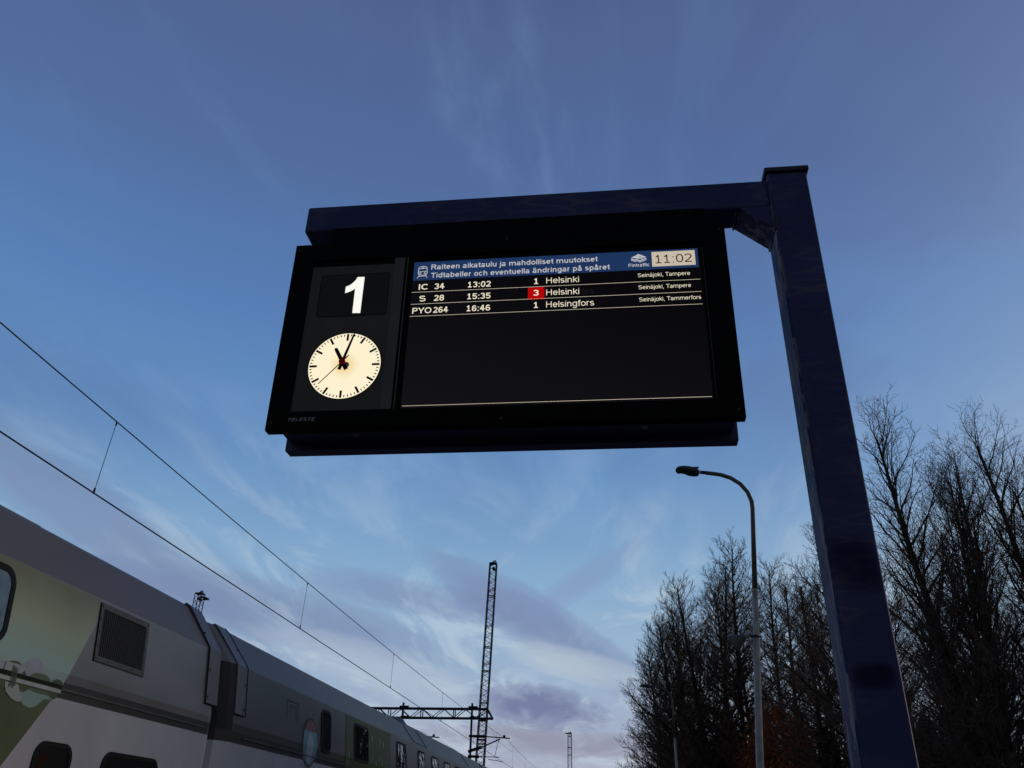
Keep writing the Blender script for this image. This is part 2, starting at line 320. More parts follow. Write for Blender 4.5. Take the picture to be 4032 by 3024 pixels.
MT['vframe'] = mat('vent_frame', (0.080, 0.071, 0.065), 0.45, spec=.3)
MT['rail'] = mat('belt_rail', (0.09, 0.088, 0.09), 0.3)
MT['railw'] = mat('belt_rail_pale', (0.42, 0.45, 0.42), 0.4)
MT['pale_green'] = None
def gradient_green():
    m = bpy.data.materials.new('pale_green_print'); m.use_nodes = True; t = m.node_tree; b = t.nodes['Principled BSDF']; b.inputs['Roughness'].default_value = 0.36
    g = t.nodes.new('ShaderNodeTexCoord'); s = t.nodes.new('ShaderNodeSeparateXYZ'); t.links.new(g.outputs['Object'], s.inputs[0])
    n = t.nodes.new('ShaderNodeTexNoise'); n.inputs['Scale'].default_value = 1.1; n.inputs['Detail'].default_value = 3; t.links.new(g.outputs['Object'], n.inputs['Vector'])
    a = t.nodes.new('ShaderNodeMath'); a.operation = 'MULTIPLY_ADD'; a.inputs[1].default_value = 0.35; t.links.new(n.outputs[0], a.inputs[0]); t.links.new(s.outputs[2], a.inputs[2])
    mr = t.nodes.new('ShaderNodeMapRange'); mr.inputs[1].default_value = 3.56; mr.inputs[2].default_value = 4.46; t.links.new(a.outputs[0], mr.inputs[0])
    r = t.nodes.new('ShaderNodeValToRGB')
    pts = [(0.0, (0.34, 0.48, 0.41)), (0.25, (0.35, 0.48, 0.35)), (0.55, (0.37, 0.42, 0.23)), (1.0, (0.19, 0.18, 0.062))]
    while len(r.color_ramp.elements) < 4: r.color_ramp.elements.new(0.5)
    for e, (p, c) in zip(r.color_ramp.elements, pts): e.position = p; e.color = (*c, 1)
    t.links.new(mr.outputs[0], r.inputs[0]); t.links.new(r.outputs[0], b.inputs['Base Color']); return m
MT['pale_green'] = gradient_green()
MT['olive'] = mat('olive_print', (0.05, 0.085, 0.02), 0.4, c2=(0.13, 0.15, 0.07), thr=(0.3, 0.7), nscale=1.0, spec=.3)
MT['leaf'] = mat('deep_green_print', (0.035, 0.075, 0.015), 0.4)
MT['leaf2'] = mat('mid_green_print', (0.07, 0.115, 0.035), 0.4)
MT['darkol'] = mat('dark_olive_print', (0.04, 0.055, 0.018), 0.4)
MT['lilac'] = mat('lilac_print', (0.34, 0.35, 0.40), 0.4)
MT['mint'] = mat('mint_print', (0.24, 0.36, 0.32), 0.4)
MT['armgrey'] = mat('pale_grey_print', (0.36, 0.38, 0.36), 0.4)
MT['snowp'] = mat('snow_mark_print', (0.30, 0.33, 0.24), 0.4)
MT['dgreen'] = mat('dark_green_print', (0.06, 0.085, 0.015), 0.45, var=0.2, nscale=0.8, spec=.25)
MT['badge_blue'] = mat('badge_blue', (0.14, 0.27, 0.34), 0.4)
MT['badge_red'] = mat('badge_red', (0.16, 0.018, 0.020), 0.4)
MT['badge_white'] = mat('badge_white', (0.40, 0.43, 0.44), 0.4)
MT['tick'] = mat('print_grey', (0.22, 0.22, 0.22), 0.5)
def glassm(name, base, rough=0.03, spec=0.8):
    m = mat(name, base, rough, spec=spec, var=0.05); t = m.node_tree; b = t.nodes['Principled BSDF']
    n2 = t.nodes.new('ShaderNodeTexNoise'); n2.inputs['Scale'].default_value = 3.5; n2.inputs['Detail'].default_value = 2
    g = t.nodes.new('ShaderNodeTexCoord'); t.links.new(g.outputs['Object'], n2.inputs['Vector'])
    bp = t.nodes.new('ShaderNodeBump'); bp.inputs['Strength'].default_value = 0.4; bp.inputs['Distance'].default_value = 0.03; t.links.new(n2.outputs[0], bp.inputs['Height']); t.links.new(bp.outputs[0], b.inputs['Normal'])
    b.inputs['IOR'].default_value = 1.6
    return m
MT['glass'] = glassm('coach_glass', (0.010, 0.012, 0.012))
MT['tealglass'] = glassm('teal_glass', (0.035, 0.075, 0.085))
MT['dkglass'] = mat('dark_lower_glass', (0.004, 0.004, 0.004), 0.35, spec=0.15)
MT['blind'] = mat('orange_curtain', (0.05, 0.014, 0.003), 0.8, spec=.05)
MT['asphalt'] = mat('asphalt', (0.05, 0.05, 0.052), 0.9, var=0.3, nscale=3, bump=0.3)
MT['earth'] = mat('frosty_ground', (0.06, 0.06, 0.05), 0.95, var=0.4, nscale=0.4)
MT['ballast'] = mat('ballast', (0.10, 0.095, 0.09), 0.95, var=0.4, nscale=12, bump=0.6)
MT['kerb'] = mat('kerb_concrete', (0.30, 0.30, 0.29), 0.8)
MT['railsteel'] = mat('rail_steel', (0.12, 0.09, 0.07), 0.5, 0.5)

# ------------------------------------------------------------------ setting (below the frame)
WX = -5.4
def plane(name, x0, x1, y0, y1, z, m):
    o = MB().add([(x0, y0, z), (x1, y0, z), (x1, y1, z), (x0, y1, z)], [(0, 1, 2, 3)]).build(name, m); tag(o, kind='structure'); return o
plane('ground', -2500, 2500, -2500, 2500, -0.75, MT['earth'])
tag(MB().box(-40, -5.3, -160, 600, -0.74, -0.60).build('track_bed', MT['ballast']), kind='structure')
tag(MB().box(-5.2, 4.2, -160, 160, -0.70, 0.0).build('platform', MT['asphalt']), kind='structure')
tag(MB().box(-5.2, -4.9, -160, 160, 0.0, 0.004).build('platform_edge', MT['kerb']), kind='structure')
for xc in (-7.0, -11.5):
    for s in (-1, 1):
        tag(MB().box(xc + s * 0.762 - 0.035, xc + s * 0.762 + 0.035, -160, 500, -0.60, -0.50).build('rail', MT['railsteel']), kind='structure')

# ------------------------------------------------------------------ stroke lettering
CAP, XH = 100.0, 74.0
def arc(x0, x1, y0, y1, a0, a1, h, n=None):
    cx, cy, rx, ry = (x0 + x1) / 2, (y0 + y1) / 2, (x1 - x0) / 2 - h, (y1 - y0) / 2 - h
    n = n or max(4, int(abs(a1 - a0) / 18)); P = []
    for i in range(n + 1):
        a = R(a0 + (a1 - a0) * i / n); c, s = math.cos(a), math.sin(a); e = 0.88
        P.append((cx + rx * math.copysign(abs(c) ** e, c), cy + ry * math.copysign(abs(s) ** e, s)))
    return P
def glyph(ch, h):
    """strokes as centre lines for half stroke width h, and the advance width"""
    X = XH; S = []
    if ch == ' ': return [], 38
    if ch in 'aäå':
        W = 66; S = [[(W - h - 2, 0), (W - h - 2, 46)], arc(6, W - 2, 34, X, 0, 162, h * .9), arc(3, W - 2, 0, 43, 0, 360, h * .85)]
        if ch == 'ä': S += [[(22 - h, 92), (22 + h, 92)], [(46 - h, 92), (46 + h, 92)]]
        if ch == 'å': S += [arc(22, 46, 78, 104, 0, 360, h * 0.6)]
        return S, 76
    if ch == 'b': return [[(8 + h, 0), (8 + h, CAP)], arc(8, 72, 0, X, 0, 360, h)], 79
    if ch == 'd': return [[(70 - h, 0), (70 - h, CAP)], arc(6, 70, 0, X, 0, 360, h)], 79
    if ch == 'p': return [[(8 + h, -28), (8 + h, X)], arc(8, 72, 0, X, 0, 360, h)], 79
    if ch == 'g': return [[(70 - h, -6), (70 - h, X)], arc(6, 70, 0, X, 0, 360, h), arc(6, 70, -30, 22, 0, -155, h)], 79
    if ch == 'c': return [arc(5, 68, 0, X, 42, 318, h)], 71
    if ch == 'e': return [arc(5, 71, 0, X, 0, 322, h), [(10, X / 2 + 1), (71 - h, X / 2 + 1)]], 77
    if ch == 'o': return [arc(5, 73, 0, X, 0, 360, h)], 78
    if ch in 'hn': return [[(8 + h, 0), (8 + h, CAP if ch == 'h' else X)], arc(8, 68, 20, X, 180, 0, h) + [(68 - h, 0)]], 78
    if ch == 'm': return [[(8 + h, 0), (8 + h, X)], arc(8, 66, 20, X, 180, 0, h) + [(66 - h, 0)], arc(66 - 2 * h, 116 , 20, X, 180, 0, h) + [(116 - h, 0)]], 125
    if ch == 'u': return [[(68 - h, 0), (68 - h, X)], [(8 + h, X)] + arc(8, 68, 0, 54, 180, 360, h)], 78
    if ch == 'r': return [[(8 + h, 0), (8 + h, X)], arc(8, 62, 10, X, 180, 78, h)], 50
    if ch == 'i': return [[(8 + h, 0), (8 + h, X)], [(8 + h, CAP - 2 * h + 3), (8 + h, CAP)]], 16 + 2 * h
    if ch == 'l': return [[(8 + h, 0), (8 + h, CAP)]], 16 + 2 * h
    if ch == 'j': return [[(10 + h, X), (10 + h, -12), (8 + h * 0.3, -24), (-4, -28 + h * .6)], [(10 + h, CAP - 2 * h + 3), (10 + h, CAP)]], 18 + 2 * h
    if ch == 'k': return [[(8 + h, 0), (8 + h, CAP)], [(62, X), (16, 32)], [(30, 42), (64, 0)]], 70
    if ch == 't': return [[(14 + h, 94), (14 + h, 18), (18 + h, 6 + h * .5), (26 + h, h), (40, h)], [(2, X - h), (40, X - h)]], 44
    if ch == 'f': return [[(14 + h, 0), (14 + h, 80), (18 + h, 96 - h * .4), (26 + h, CAP - h), (42, CAP - h)], [(2, X - h), (40, X - h)]], 42
    if ch == 'v': return [[(2 + h * .7, X), (34, h * 0.3)], [(34, h * 0.3), (66 - h * .7, X)]], 68
    if ch in 'sS38':
        H = X if ch == 's' else CAP; W = {'s': 62, 'S': 86, '3': 68, '8': 68}[ch]; mid = H * 0.53; q = h * 0.92
        if ch == '8': return [arc(7, W - 1, mid - q, H, 0, 360, h), arc(4, W + 2, 0, mid + q, 0, 360, h)], 77
        if ch == '3': return [arc(4, W, mid - q, H, 160, -90, h), arc(3, W + 2, 0, mid + q, 90, -160, h)], 77
        return [arc(5, W - 2, mid - q, H, 28, 270, h) + arc(4, W, 0, mid + q, 90, -155, h)], W + 6
    if ch == '0': return [arc(5, 71, 0, CAP, 0, 360, h)], 77
    if ch == '1': return [[(38, 0), (38, CAP)], [(14, 76), (24, 80), (34, 92), (38, CAP - h * .4)], [(12, h), (64, h)]], 77
    if ch == '2': return [arc(6, 70, 42, CAP, 165, -28, h) + [(42, 34), (16, 14), (9 + h * .4, h)], [(6, h), (70, h)]], 77
    if ch == '4': return [[(56 - h, 0), (56 - h, CAP)], [(52 - h, CAP - h * .6), (6 + h * .6, 24 + h)], [(4, 24 + h), (73, 24 + h)]], 77
    if ch == '5': return [[(66, CAP - h), (18, CAP - h)], [(18, CAP), (12 + h * .4, 48)], arc(4, 71, 0, 66, 140, -158, h)], 77
    if ch == '6': return [arc(6, 71, 0, 63, 0, 360, h), arc(6, 74, 0, CAP, 178, 42, h)], 77
    if ch == ':': return [[(19, 0), (19, 2 * h)], [(19, X - 2 * h), (19, X)]], 38
    if ch == ',': return [[(19, 2 * h), (19, 0), (13, -16)]], 38
    if ch == '.': return [[(19, 0), (19, 2 * h)]], 38
    if ch == 'R': return [[(10 + h, 0), (10 + h, CAP)], [(10, CAP - h), (56, CAP - h)] + arc(26, 90, 44, CAP, 70, -70, h) + [(56, 44 + h), (10, 44 + h)], [(60, 44 + h), (86, 0)]], 100
    if ch == 'P': return [[(10 + h, 0), (10 + h, CAP)], [(10, CAP - h), (52, CAP - h)] + arc(22, 86, 40, CAP, 70, -70, h) + [(52, 40 + h), (10, 40 + h)]], 93
    if ch == 'T': return [[(42, 0), (42, CAP)], [(2, CAP - h), (82, CAP - h)]], 85
    if ch == 'H': return [[(10 + h, 0), (10 + h, CAP)], [(88 - h, 0), (88 - h, CAP)], [(10, 53), (88, 53)]], 100
    if ch == 'Y': return [[(46, 0), (46, 44)], [(3 + h * .5, CAP), (46, 40)], [(89 - h * .5, CAP), (46, 40)]], 93
    if ch == 'O': return [arc(5, 103, 0, CAP, 0, 360, h)], 108
    if ch == 'C': return [arc(5, 94, 0, CAP, 40, 320, h)], 100
    if ch == 'I': return [[(10 + h, 0), (10 + h, CAP)]], 20 + 2 * h
    if ch == 'F': return [[(10 + h, 0), (10 + h, CAP)], [(10, CAP - h), (76, CAP - h)], [(10, 50), (70, 50)]], 85
    if ch == 'E': return [[(10 + h, 0), (10 + h, CAP)], [(10, CAP - h), (82, CAP - h)], [(10, 52), (76, 52)], [(10, h), (84, h)]], 93
    if ch == 'L': return [[(10 + h, 0), (10 + h, CAP)], [(10, h), (72, h)]], 78
    raise ValueError(ch)
def ribbon(mb, pts, h, ax, az, ox, oz, y):
    """flat stroke along pts; x scaled by ax, z by az"""
    n = len(pts)
    if n < 2: return
    P = [Vector(p) for p in pts]
    closed = (P[0] - P[-1]).length < 1e-3; Lf, Rt = [], []
    for i in range(n):
        a = P[i - 1] if i else (P[-2] if closed else None); b = P[i + 1] if i < n - 1 else (P[1] if closed else None)
        d1 = (P[i] - a).normalized() if a is not None else None; d2 = (b - P[i]).normalized() if b is not None else None
        d1 = d1 if d1 is not None else d2; d2 = d2 if d2 is not None else d1
        nn = Vector((-(d1.y + d2.y), d1.x + d2.x))
        if nn.length < 1e-6: nn = Vector((-d1.y, d1.x))
        nn.normalize(); k = h / max(0.45, nn.dot(Vector((-d1.y, d1.x))))
        Lf.append(P[i] + nn * k); Rt.append(P[i] - nn * k)
    vs = [(ox + p.x * ax, y, oz + p.y * az) for p in Lf] + [(ox + p.x * ax, y, oz + p.y * az) for p in Rt]
    mb.add(vs, [(i, i + 1, n + i + 1, n + i) for i in range(n - 1)])
def text(name, s, x0, x1, z, caph, h, y, m, parent, slant=0.0, mb=None):
    """lettering from x0 to x1 on baseline z with capital height caph"""
    pen = 0; gl = []
    for ch in s:
        st, adv = glyph(ch, h); gl.append((pen, st)); pen += adv
    xs = [p + q[0] for p, st in gl for S_ in st for q in S_]
    lo, hi_ = min(xs) - h * .8, max(xs) + h * .8
    ax = (x1 - x0) / (hi_ - lo); az = caph / CAP; b = mb or MB(); kk = 0
    for p, st in gl:
        for S_ in st:
            kk += 1
            ribbon(b, [(p + q[0] - lo + slant * q[1], q[1]) for q in S_], h, ax, az, x0, z, y - 0.00004 * (kk % 5))
    if mb: return None
    return b.build(name, m, parent)

# ------------------------------------------------------------------ sign gantry post and beam
PF, PB = 2.65, 2.79
post = thing('sign_post', (0.751, 2.72, 0), 'navy blue painted square steel post with cantilever beam and flaking paint', 'sign post')
def P(o, name, **k): return o
def local(mb, o):
    ox, oy, oz = o.location; mb.v = [(x - ox, y - oy, z - oz) for x, y, z in mb.v]; return mb
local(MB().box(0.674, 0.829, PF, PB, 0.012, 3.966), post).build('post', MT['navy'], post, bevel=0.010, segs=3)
local(MB().box(0.664, 0.839, PF - 0.01, PB + 0.01, 3.967, 3.990), post).build('cap', MT['navy_cap'], post, bevel=0.006)
local(MB().box(-1.231, 0.6735, PF + 0.004, PB - 0.004, 3.800, 3.934), post).build('beam', MT['navy'], post, bevel=0.010, segs=3)
local(MB().prism([(0.545, 3.7995), (0.6735, 3.7995), (0.6735, 3.685)], PF + 0.001, PB - 0.001), post).build('corner_brace', MT['navy'], post, bevel=0.0025)
wl = MB()
wl.tube([(0.6735, PF - 0.001, 3.68), (0.6735, PF - 0.001, 3.93)], 0.005, 6); wl.tube([(0.6735, PF, 3.683), (0.6735, PB, 3.683)], 0.006, 6); wl.tube([(0.542, PF, 3.799), (0.542, PB, 3.799)], 0.005, 6)
local(wl, post).build('weld_seam', MT['navy'], post, smooth=True)
local(MB().box(0.57, 0.93, 2.55, 2.89, 0.0, 0.012), post).build('base_plate', MT['navy'], post)
for bx, by in ((0.60, 2.58), (0.90, 2.58), (0.60, 2.86), (0.90, 2.86)):
    local(MB().tube([(bx, by, 0.012), (bx, by, 0.05)], 0.014, 6), post).build('bolt', MT['galv'], post)

# ------------------------------------------------------------------ information display
disp = thing('information_display', (0, 0, 0), 'black platform departure board with round lit clock, track number and timetable screen', 'departure board')
W_, H_ = 1.6959, 0.8207
def Rot(a, b, c):
    ca, sa, cb, sb, cc, s_ = math.cos(a), math.sin(a), math.cos(b), math.sin(b), math.cos(c), math.sin(c)
    return Matrix(((cb, -sb, 0), (sb, cb, 0), (0, 0, 1))) @ Matrix(((1, 0, 0), (0, ca, -sa), (0, sa, ca))) @ Matrix(((cc, 0, s_), (0, 1, 0), (-s_, 0, cc)))
RM = Rot(R(1.04), R(-0.16), R(0.16)); org = Vector((-0.3775, 2.6, 3.2702)) + RM @ Vector((-W_ / 2, 0, -H_ / 2))
mm = RM.to_4x4(); mm.translation = org; disp.matrix_world = mm
KX, KZ = W_ / 1.692, H_ / 0.83
def U(x): return x * KX
def V(z): return z * KZ
# front frame ring, 5 mm proud of the glazing
x0, x1, z0, z1 = U(0.083), U(1.6105), V(0.0735), V(0.748)
fr = MB()
o8 = [(0, 0), (W_, 0), (W_, H_), (0, H_)]; i8 = [(x0, z0), (x1, z0), (x1, z1), (x0, z1)]
vs = [(x, y, z) for y in (0.0, 0.006) for x, z in o8 + i8]
fs = []
for k in range(4):
    k2 = (k + 1) % 4
    fs += [(k, k2, 4 + k2, 4 + k), (4 + k, 4 + k2, 12 + k2, 12 + k)]
fr.add(vs, fs)
fr.build('front_frame', MT['black'], disp)
MB().box(0, W_, 0.006, 0.038, 0, H_).build('front_shell', MT['black'], disp)
MB().box(0.022, W_ - 0.022, 0.0385, 0.2035, 0.034, H_ - 0.03).build('housing', MT['blackv'], disp)
MB().box(0, W_, 0.204, 0.262, 0.006, H_).build('rear_shell', MT['blackv'], disp)
MB().box(0.022, W_ - 0.022, 0.0385, 0.056, 0.018, 0.034).build('bottom_lip', MT['blackv'], disp)
for bx in (0.30, 1.36):
    MB().tube([(bx, 0.12, 0.036), (bx, 0.12, 0.026)], 0.011, 12).build('bolt', MT['galv'], disp)
MB().box(0.12, W_ - 0.06, 0.045, 0.150, H_ - 0.031, H_ + 0.112).build('hanger_plate', MT['black'], disp)
Y0 = 0.0055
MB().box(x0 + .001, U(0.4155), Y0 - .0015, Y0, z0 + .001, V(0.7185)).build('left_panel', MT['panel'], disp)
MB().box(U(0.4165), U(0.4575), Y0 - .004, Y0, z0 + .001, V(0.745)).build('divider', MT['div'], disp)
MB().box(U(0.4665), U(0.4705), Y0 - .004, Y0, z0 + .001, V(0.745)).build('divider', MT['div'], disp)
# number window
def rrect(x0, x1, z0, z1, r, n=5):
    P_ = []
    for cx, cz, a in ((x1 - r, z1 - r, 0), (x0 + r, z1 - r, 90), (x0 + r, z0 + r, 180), (x1 - r, z0 + r, 270)):
        for i in range(n + 1):
            t_ = R(a + 90 * i / n); P_.append((cx + r * math.cos(t_), cz + r * math.sin(t_)))
    return P_
nw = MB().prism(rrect(U(0.1262), U(0.4), V(0.4815), V(0.676), 0.012), Y0 - .0025, Y0 - .0016).build('number_window', MT['numwin'], disp)
rim = MB(); pr = rrect(U(0.1262), U(0.4), V(0.4815), V(0.676), 0.012)
rim.tube([(x, Y0 - .0022, z) for x, z in pr + [pr[0]]], 0.0014, 4, cap=False); rim.build('window_rim', MT['black'], nw)
one = MB().prism([(U(.2691), V(.4932)), (U(.3000), V(.4921)), (U(.2998), V(.6601)), (U(.2722), V(.6608)), (U(.2665), V(.6475)), (U(.2560), V(.634)), (U(.2440), V(.6235)), (U(.2290), V(.6172)), (U(.2292), V(.5875)), (U(.2440), V(.5925)), (U(.2580), V(.5995)), (U(.2675), V(.6080))], Y0 - .0035, Y0 - .0026)
one.build('track_number', MT['one'], nw)
# clock
ccx, ccz, cr_ = U(0.2648), V(0.2612), 0.1378
clock = bpy.data.objects.new('clock', None); clock.empty_display_size = .1; col.objects.link(clock); clock.parent = disp; clock.location = (ccx, 0, ccz)
def disc(r, y0, y1, n=72): return MB().prism([(r * math.cos(2 * math.pi * i / n), r * math.sin(2 * math.pi * i / n)) for i in range(n)], y0, y1)
cf_ = disc(cr_, Y0 - .004, Y0 - .0016).build('clock_face', MT['face'], clock)
rg = MB(); rg.tube([(math.cos(2 * math.pi * i / 72) * (cr_ + .0012), Y0 - .003, math.sin(2 * math.pi * i / 72) * (cr_ + .0012)) for i in range(73)], .0016, 4, cap=False); rg.build('clock_rim', MT['black'], clock)
def hand(y, ang, r0, r1, w0, w1, name, m, tip=0.0):
    a = R(ang); d = Vector((math.sin(a), math.cos(a))); nrm = Vector((d.y, -d.x))
    pts = [d * r0 + nrm * w0, d * (r1 - tip) + nrm * w1]
    if tip: pts.append(d * r1 + nrm * w1 * .25); pts.append(d * r1 - nrm * w1 * .25)
    pts += [d * (r1 - tip) - nrm * w1, d * r0 - nrm * w0]
    return MB().prism([(p.x, p.y) for p in pts], y, y + .0012).build(name, m, clock)
for k in range(60):
    if k % 5 == 0: hand(Y0 - .0053, 6 * k, cr_ * .765, cr_ * .975 if k else cr_ * .975, .0042, .0042, 'hour_mark', MT['handblack'])
    else: hand(Y0 - .0053, 6 * k, cr_ * .905, cr_ * .965, .0018, .0018, 'minute_mark', MT['handblack'])
MB().tube([(0.006, Y0 - .004, 0.001), (0.006, Y0 - .006, 0.001)], 0.0125, 20).build('pivot_boss', MT['silver'], clock)
PV = (-.0070, .0118)
hnds = [hand(Y0 - .010, 331, -.036, .070, .0078, .0068, 'hour_hand', MT['handblack'], .006), hand(Y0 - .012, 15.5, -.034, .126, .0066, .0036, 'minute_hand', MT['handblack'], .008),
        hand(Y0 - .014, 221.5, -.034, .123, .0020, .0014, 'second_hand', MT['handred'], .004),
        MB().tube([(0, Y0 - .0165, 0), (0, Y0 - .0128, 0)], 0.0125, 20).build('second_hand_hub', MT['handred'], clock)]
for o in hnds: o.location = (PV[0], 0, PV[1])
for bx, bz in ((.02, .03), (.02, H_ - .03), (W_ - .02, .03), (W_ - .02, H_ - .03), (.86, H_ - .022), (.86, .022)):
    MB().tube([(bx, .0005, bz), (bx, -.0025, bz)], .0055, 10).build('screw', MT['scr'], disp)
# timetable screen
sx0, sx1, sz0, sz1 = U(0.4712), U(1.6085), z0 + .001, V(0.745)
MB().box(sx0, sx1, Y0 - .0008, Y0, sz0, sz1).build('screen_surround', MT['black'], disp)
MB().tube([(U(1.6025), Y0 - .001, sz0), (U(1.6025), Y0 - .001, V(.724))], .0011, 4).build('glass_edge', MT['div'], disp)
scr = MB().box(U(0.4935), U(1.5895), Y0 - .0014, Y0 - .0009, z0 + .002, V(.7185)).build('screen', MT['screen'], disp)
ya, yb = Y0 - .0019, Y0 - .0025
def rect(name, x0, x1, z0, z1, m, y=ya, parent=None): return MB().add([(U(x0), y, V(z0)), (U(x1), y, V(z0)), (U(x1), y, V(z1)), (U(x0), y, V(z1))], [(0, 1, 2, 3)]).build(name, m, parent or scr)
rect('header_bar', 0.4952, 1.5842, 0.631, 0.7185, MT['hdr'])
rect('time_box', 1.4128, 1.5733, 0.6428, 0.7108, MT['boxcream'], Y0 - .0022)
rect('red_cell', 0.9445, 1.0064, 0.5193, 0.5740, MT['red'])
for zz_ in (0.5765, 0.5215, 0.4665): rect('row_line', 0.4953, 1.5845, zz_ - .0006, zz_ + .0006, MT['cream'])
rect('footer_line', 0.4985, 1.5853, 0.0840, 0.0852, MT['cream'])
def T(s, x0, x1, z, cap, h, m=MT['cream'], nm='text_line', y=yb): return text(nm, s, U(x0), U(x1), V(z), cap * KZ, h, y, m, scr)
T('Raiteen aikataulu ja mahdolliset muutokset', .5625, 1.2108, .6802, .0236, 7.8, MT['hdrtxt'])
T('Tidtabeller och eventuella ändringar på spåret', .5635, 1.2555, .6405, .0236, 7.8, MT['hdrtxt'])
for i, (ty, no, tm, z) in enumerate((('IC', '34', '13:02', .5868), ('S', '28', '15:35', .5325), ('PYO', '264', '16:46', .4780))):
    xs = ((.5213, .5566), (.5275, .5511), (.5022, .5772))[i]; xn = ((.5826, .6233), (.5826, .6226), (.5835, .6436))[i]
    T(ty, *xs, z, .0262, 8); T(no, *xn, z, .0262, 8.2); T(tm, .7118, .8025, z, .0262, 8.2)
T('1', .9662, .9846, .5882, .0262, 8.2); T('3', .9650, .9846, .5350, .0262, 8.6, y=Y0 - .0027); T('1', .9662, .9846, .4800, .0262, 8.2)
T('Helsinki', 1.0125, 1.1368, .5890, .0266, 5.6); T('Helsinki', 1.0125, 1.1368, .5345, .0266, 5.6); T('Helsingfors', 1.0125, 1.1911, .4803, .0266, 5.6)
T('ors', 1.1460, 1.1909, .5345, .0266, 7, MT['ghost'])
T('Seinäjoki, Tampere', 1.3575, 1.5490, .5975, .0172, 5.6); T('Seinäjoki, Tampere', 1.3575, 1.5487, .5430, .0172, 5.6); T('Seinäjoki, Tammerfors', 1.3575, 1.5811, .4882, .0172, 5.6)
T('Fintraffic', 1.3236, 1.4026, .6460, .0152, 8, MT['hdrtxt'])
T('11:02', 1.4245, 1.5622, .6565, .0390, 5.6, MT['dark_px'], 'time_text', Y0 - .0028)
# train symbol
tr = MB(); hx, hz = .5112, .6425; sw = .0394; sh = .0555
def Q(a, b): return (U(hx + a * sw), V(hz + b * sh))
def st(mb, pts, w=.0013): ribbon(mb, pts, w, 1, 1, 0, 0, yb)
body = [(.12, .30), (.06, .38), (.08, .82), (.2, .95), (.5, 1.0), (.8, .95), (.92, .82), (.96, .38), (.88, .28), (.5, .22), (.12, .30)]
st(tr, [Q(*p) for p in body]); st(tr, [Q(.08, .52), Q(.95, .56)]); st(tr, [Q(.08, .78), Q(.93, .82)]); st(tr, [Q(.38, .88), Q(.62, .89)], .0018)
for cx in (.27, .74): st(tr, [Q(cx + .07 * math.cos(a), .40 + .07 * math.sin(a)) for a in [2 * math.pi * i / 10 for i in range(11)]], .001)
st(tr, [Q(.22, .26), Q(.0, -.02)]); st(tr, [Q(.80, .26), Q(.98, .0)]); st(tr, [Q(.1, .14), Q(.92, .16)])
tr.build('train_symbol', MT['hdrtxt'], scr)
# layered rhombus emblem
lg = MB(); cx_, cz_ = 1.3638, .6925
def lz(pts): lg.add([(U(cx_ + a), yb, V(cz_ + b)) for a, b in pts], [tuple(range(len(pts)))])
lz([(-.0285, -.0035), (-.012, .0052), (0, .013), (.0285, -.0030), (.010, -.0105), (-.010, -.0075)])
for q in (0, 1):
    b0 = -.0085 - q * .0062
    for (xa, za), (xb, zb) in (((-.0285, .002), (-.0135, -.0045)), ((-.0135, -.0045), (-.006, -.0010)), ((-.006, -.0010), (.004, -.0085)), ((.004, -.0085), (.0285, .002))):
        lz([(xa, b0 + za), (xb, b0 + zb), (xb, b0 + zb - .0042), (xa, b0 + za - .0042)])
lg.build('emblem', MT['hdrtxt'], scr)
lk = MB(); st(lk, [(U(cx_ + .001), V(cz_ + .0015)), (U(cx_ + .014), V(cz_ - .0055))], .0009); lkq = lk.build('emblem_notch', MT['hdr'], scr); lkq.location = (0, -.0004, 0)
tx = text('maker_lettering', 'TELESTE', U(.0765), U(.181), V(.0345), .0128, 9, -.0006, MT['silver'], disp, slant=0.28)

# ------------------------------------------------------------------ coaches
def wall_x(z):    # side wall surface nearest the platform
    if z <= 2.9: return -5.40
    if z <= 3.745: return -5.40 - 0.095 * (z - 2.9) / 0.845
    return -5.495
PROF1 = [(-5.40, -0.25), (-5.40, 2.672), (-5.40, 2.82), (-5.40, 2.90), (-5.495, 3.745), (-5.52, 3.785), (-5.895, 4.290), (-5.97, 4.345), (-6.10, 4.385), (-6.45, 4.45), (-7.0, 4.48)]
PROF2 = [(-5.40, -0.25), (-5.40, 2.65), (-5.40, 2.80), (-5.40, 2.90), (-5.49, 3.700), (-5.515, 3.74), (-5.90, 4.215), (-5.97, 4.275), (-6.10, 4.32), (-6.45, 4.39), (-7.0, 4.42)]
def full(pr): return pr + [(-14.0 - x, z) for x, z in pr[-2::-1]]
def strip(name, pr, i0, i1, ya_, yb_, m, parent, smooth=False, inset=None):
    b = MB(); seg = pr[i0:i1 + 1]; n = len(seg)
    ys = [ya_, yb_]
    vs = [(x, y, z) for y in ys for x, z in seg]
    b.add(vs, [(k, k + 1, n + k + 1, n + k) for k in range(n - 1)])
    return b.build(name, m, parent, smooth=smooth)
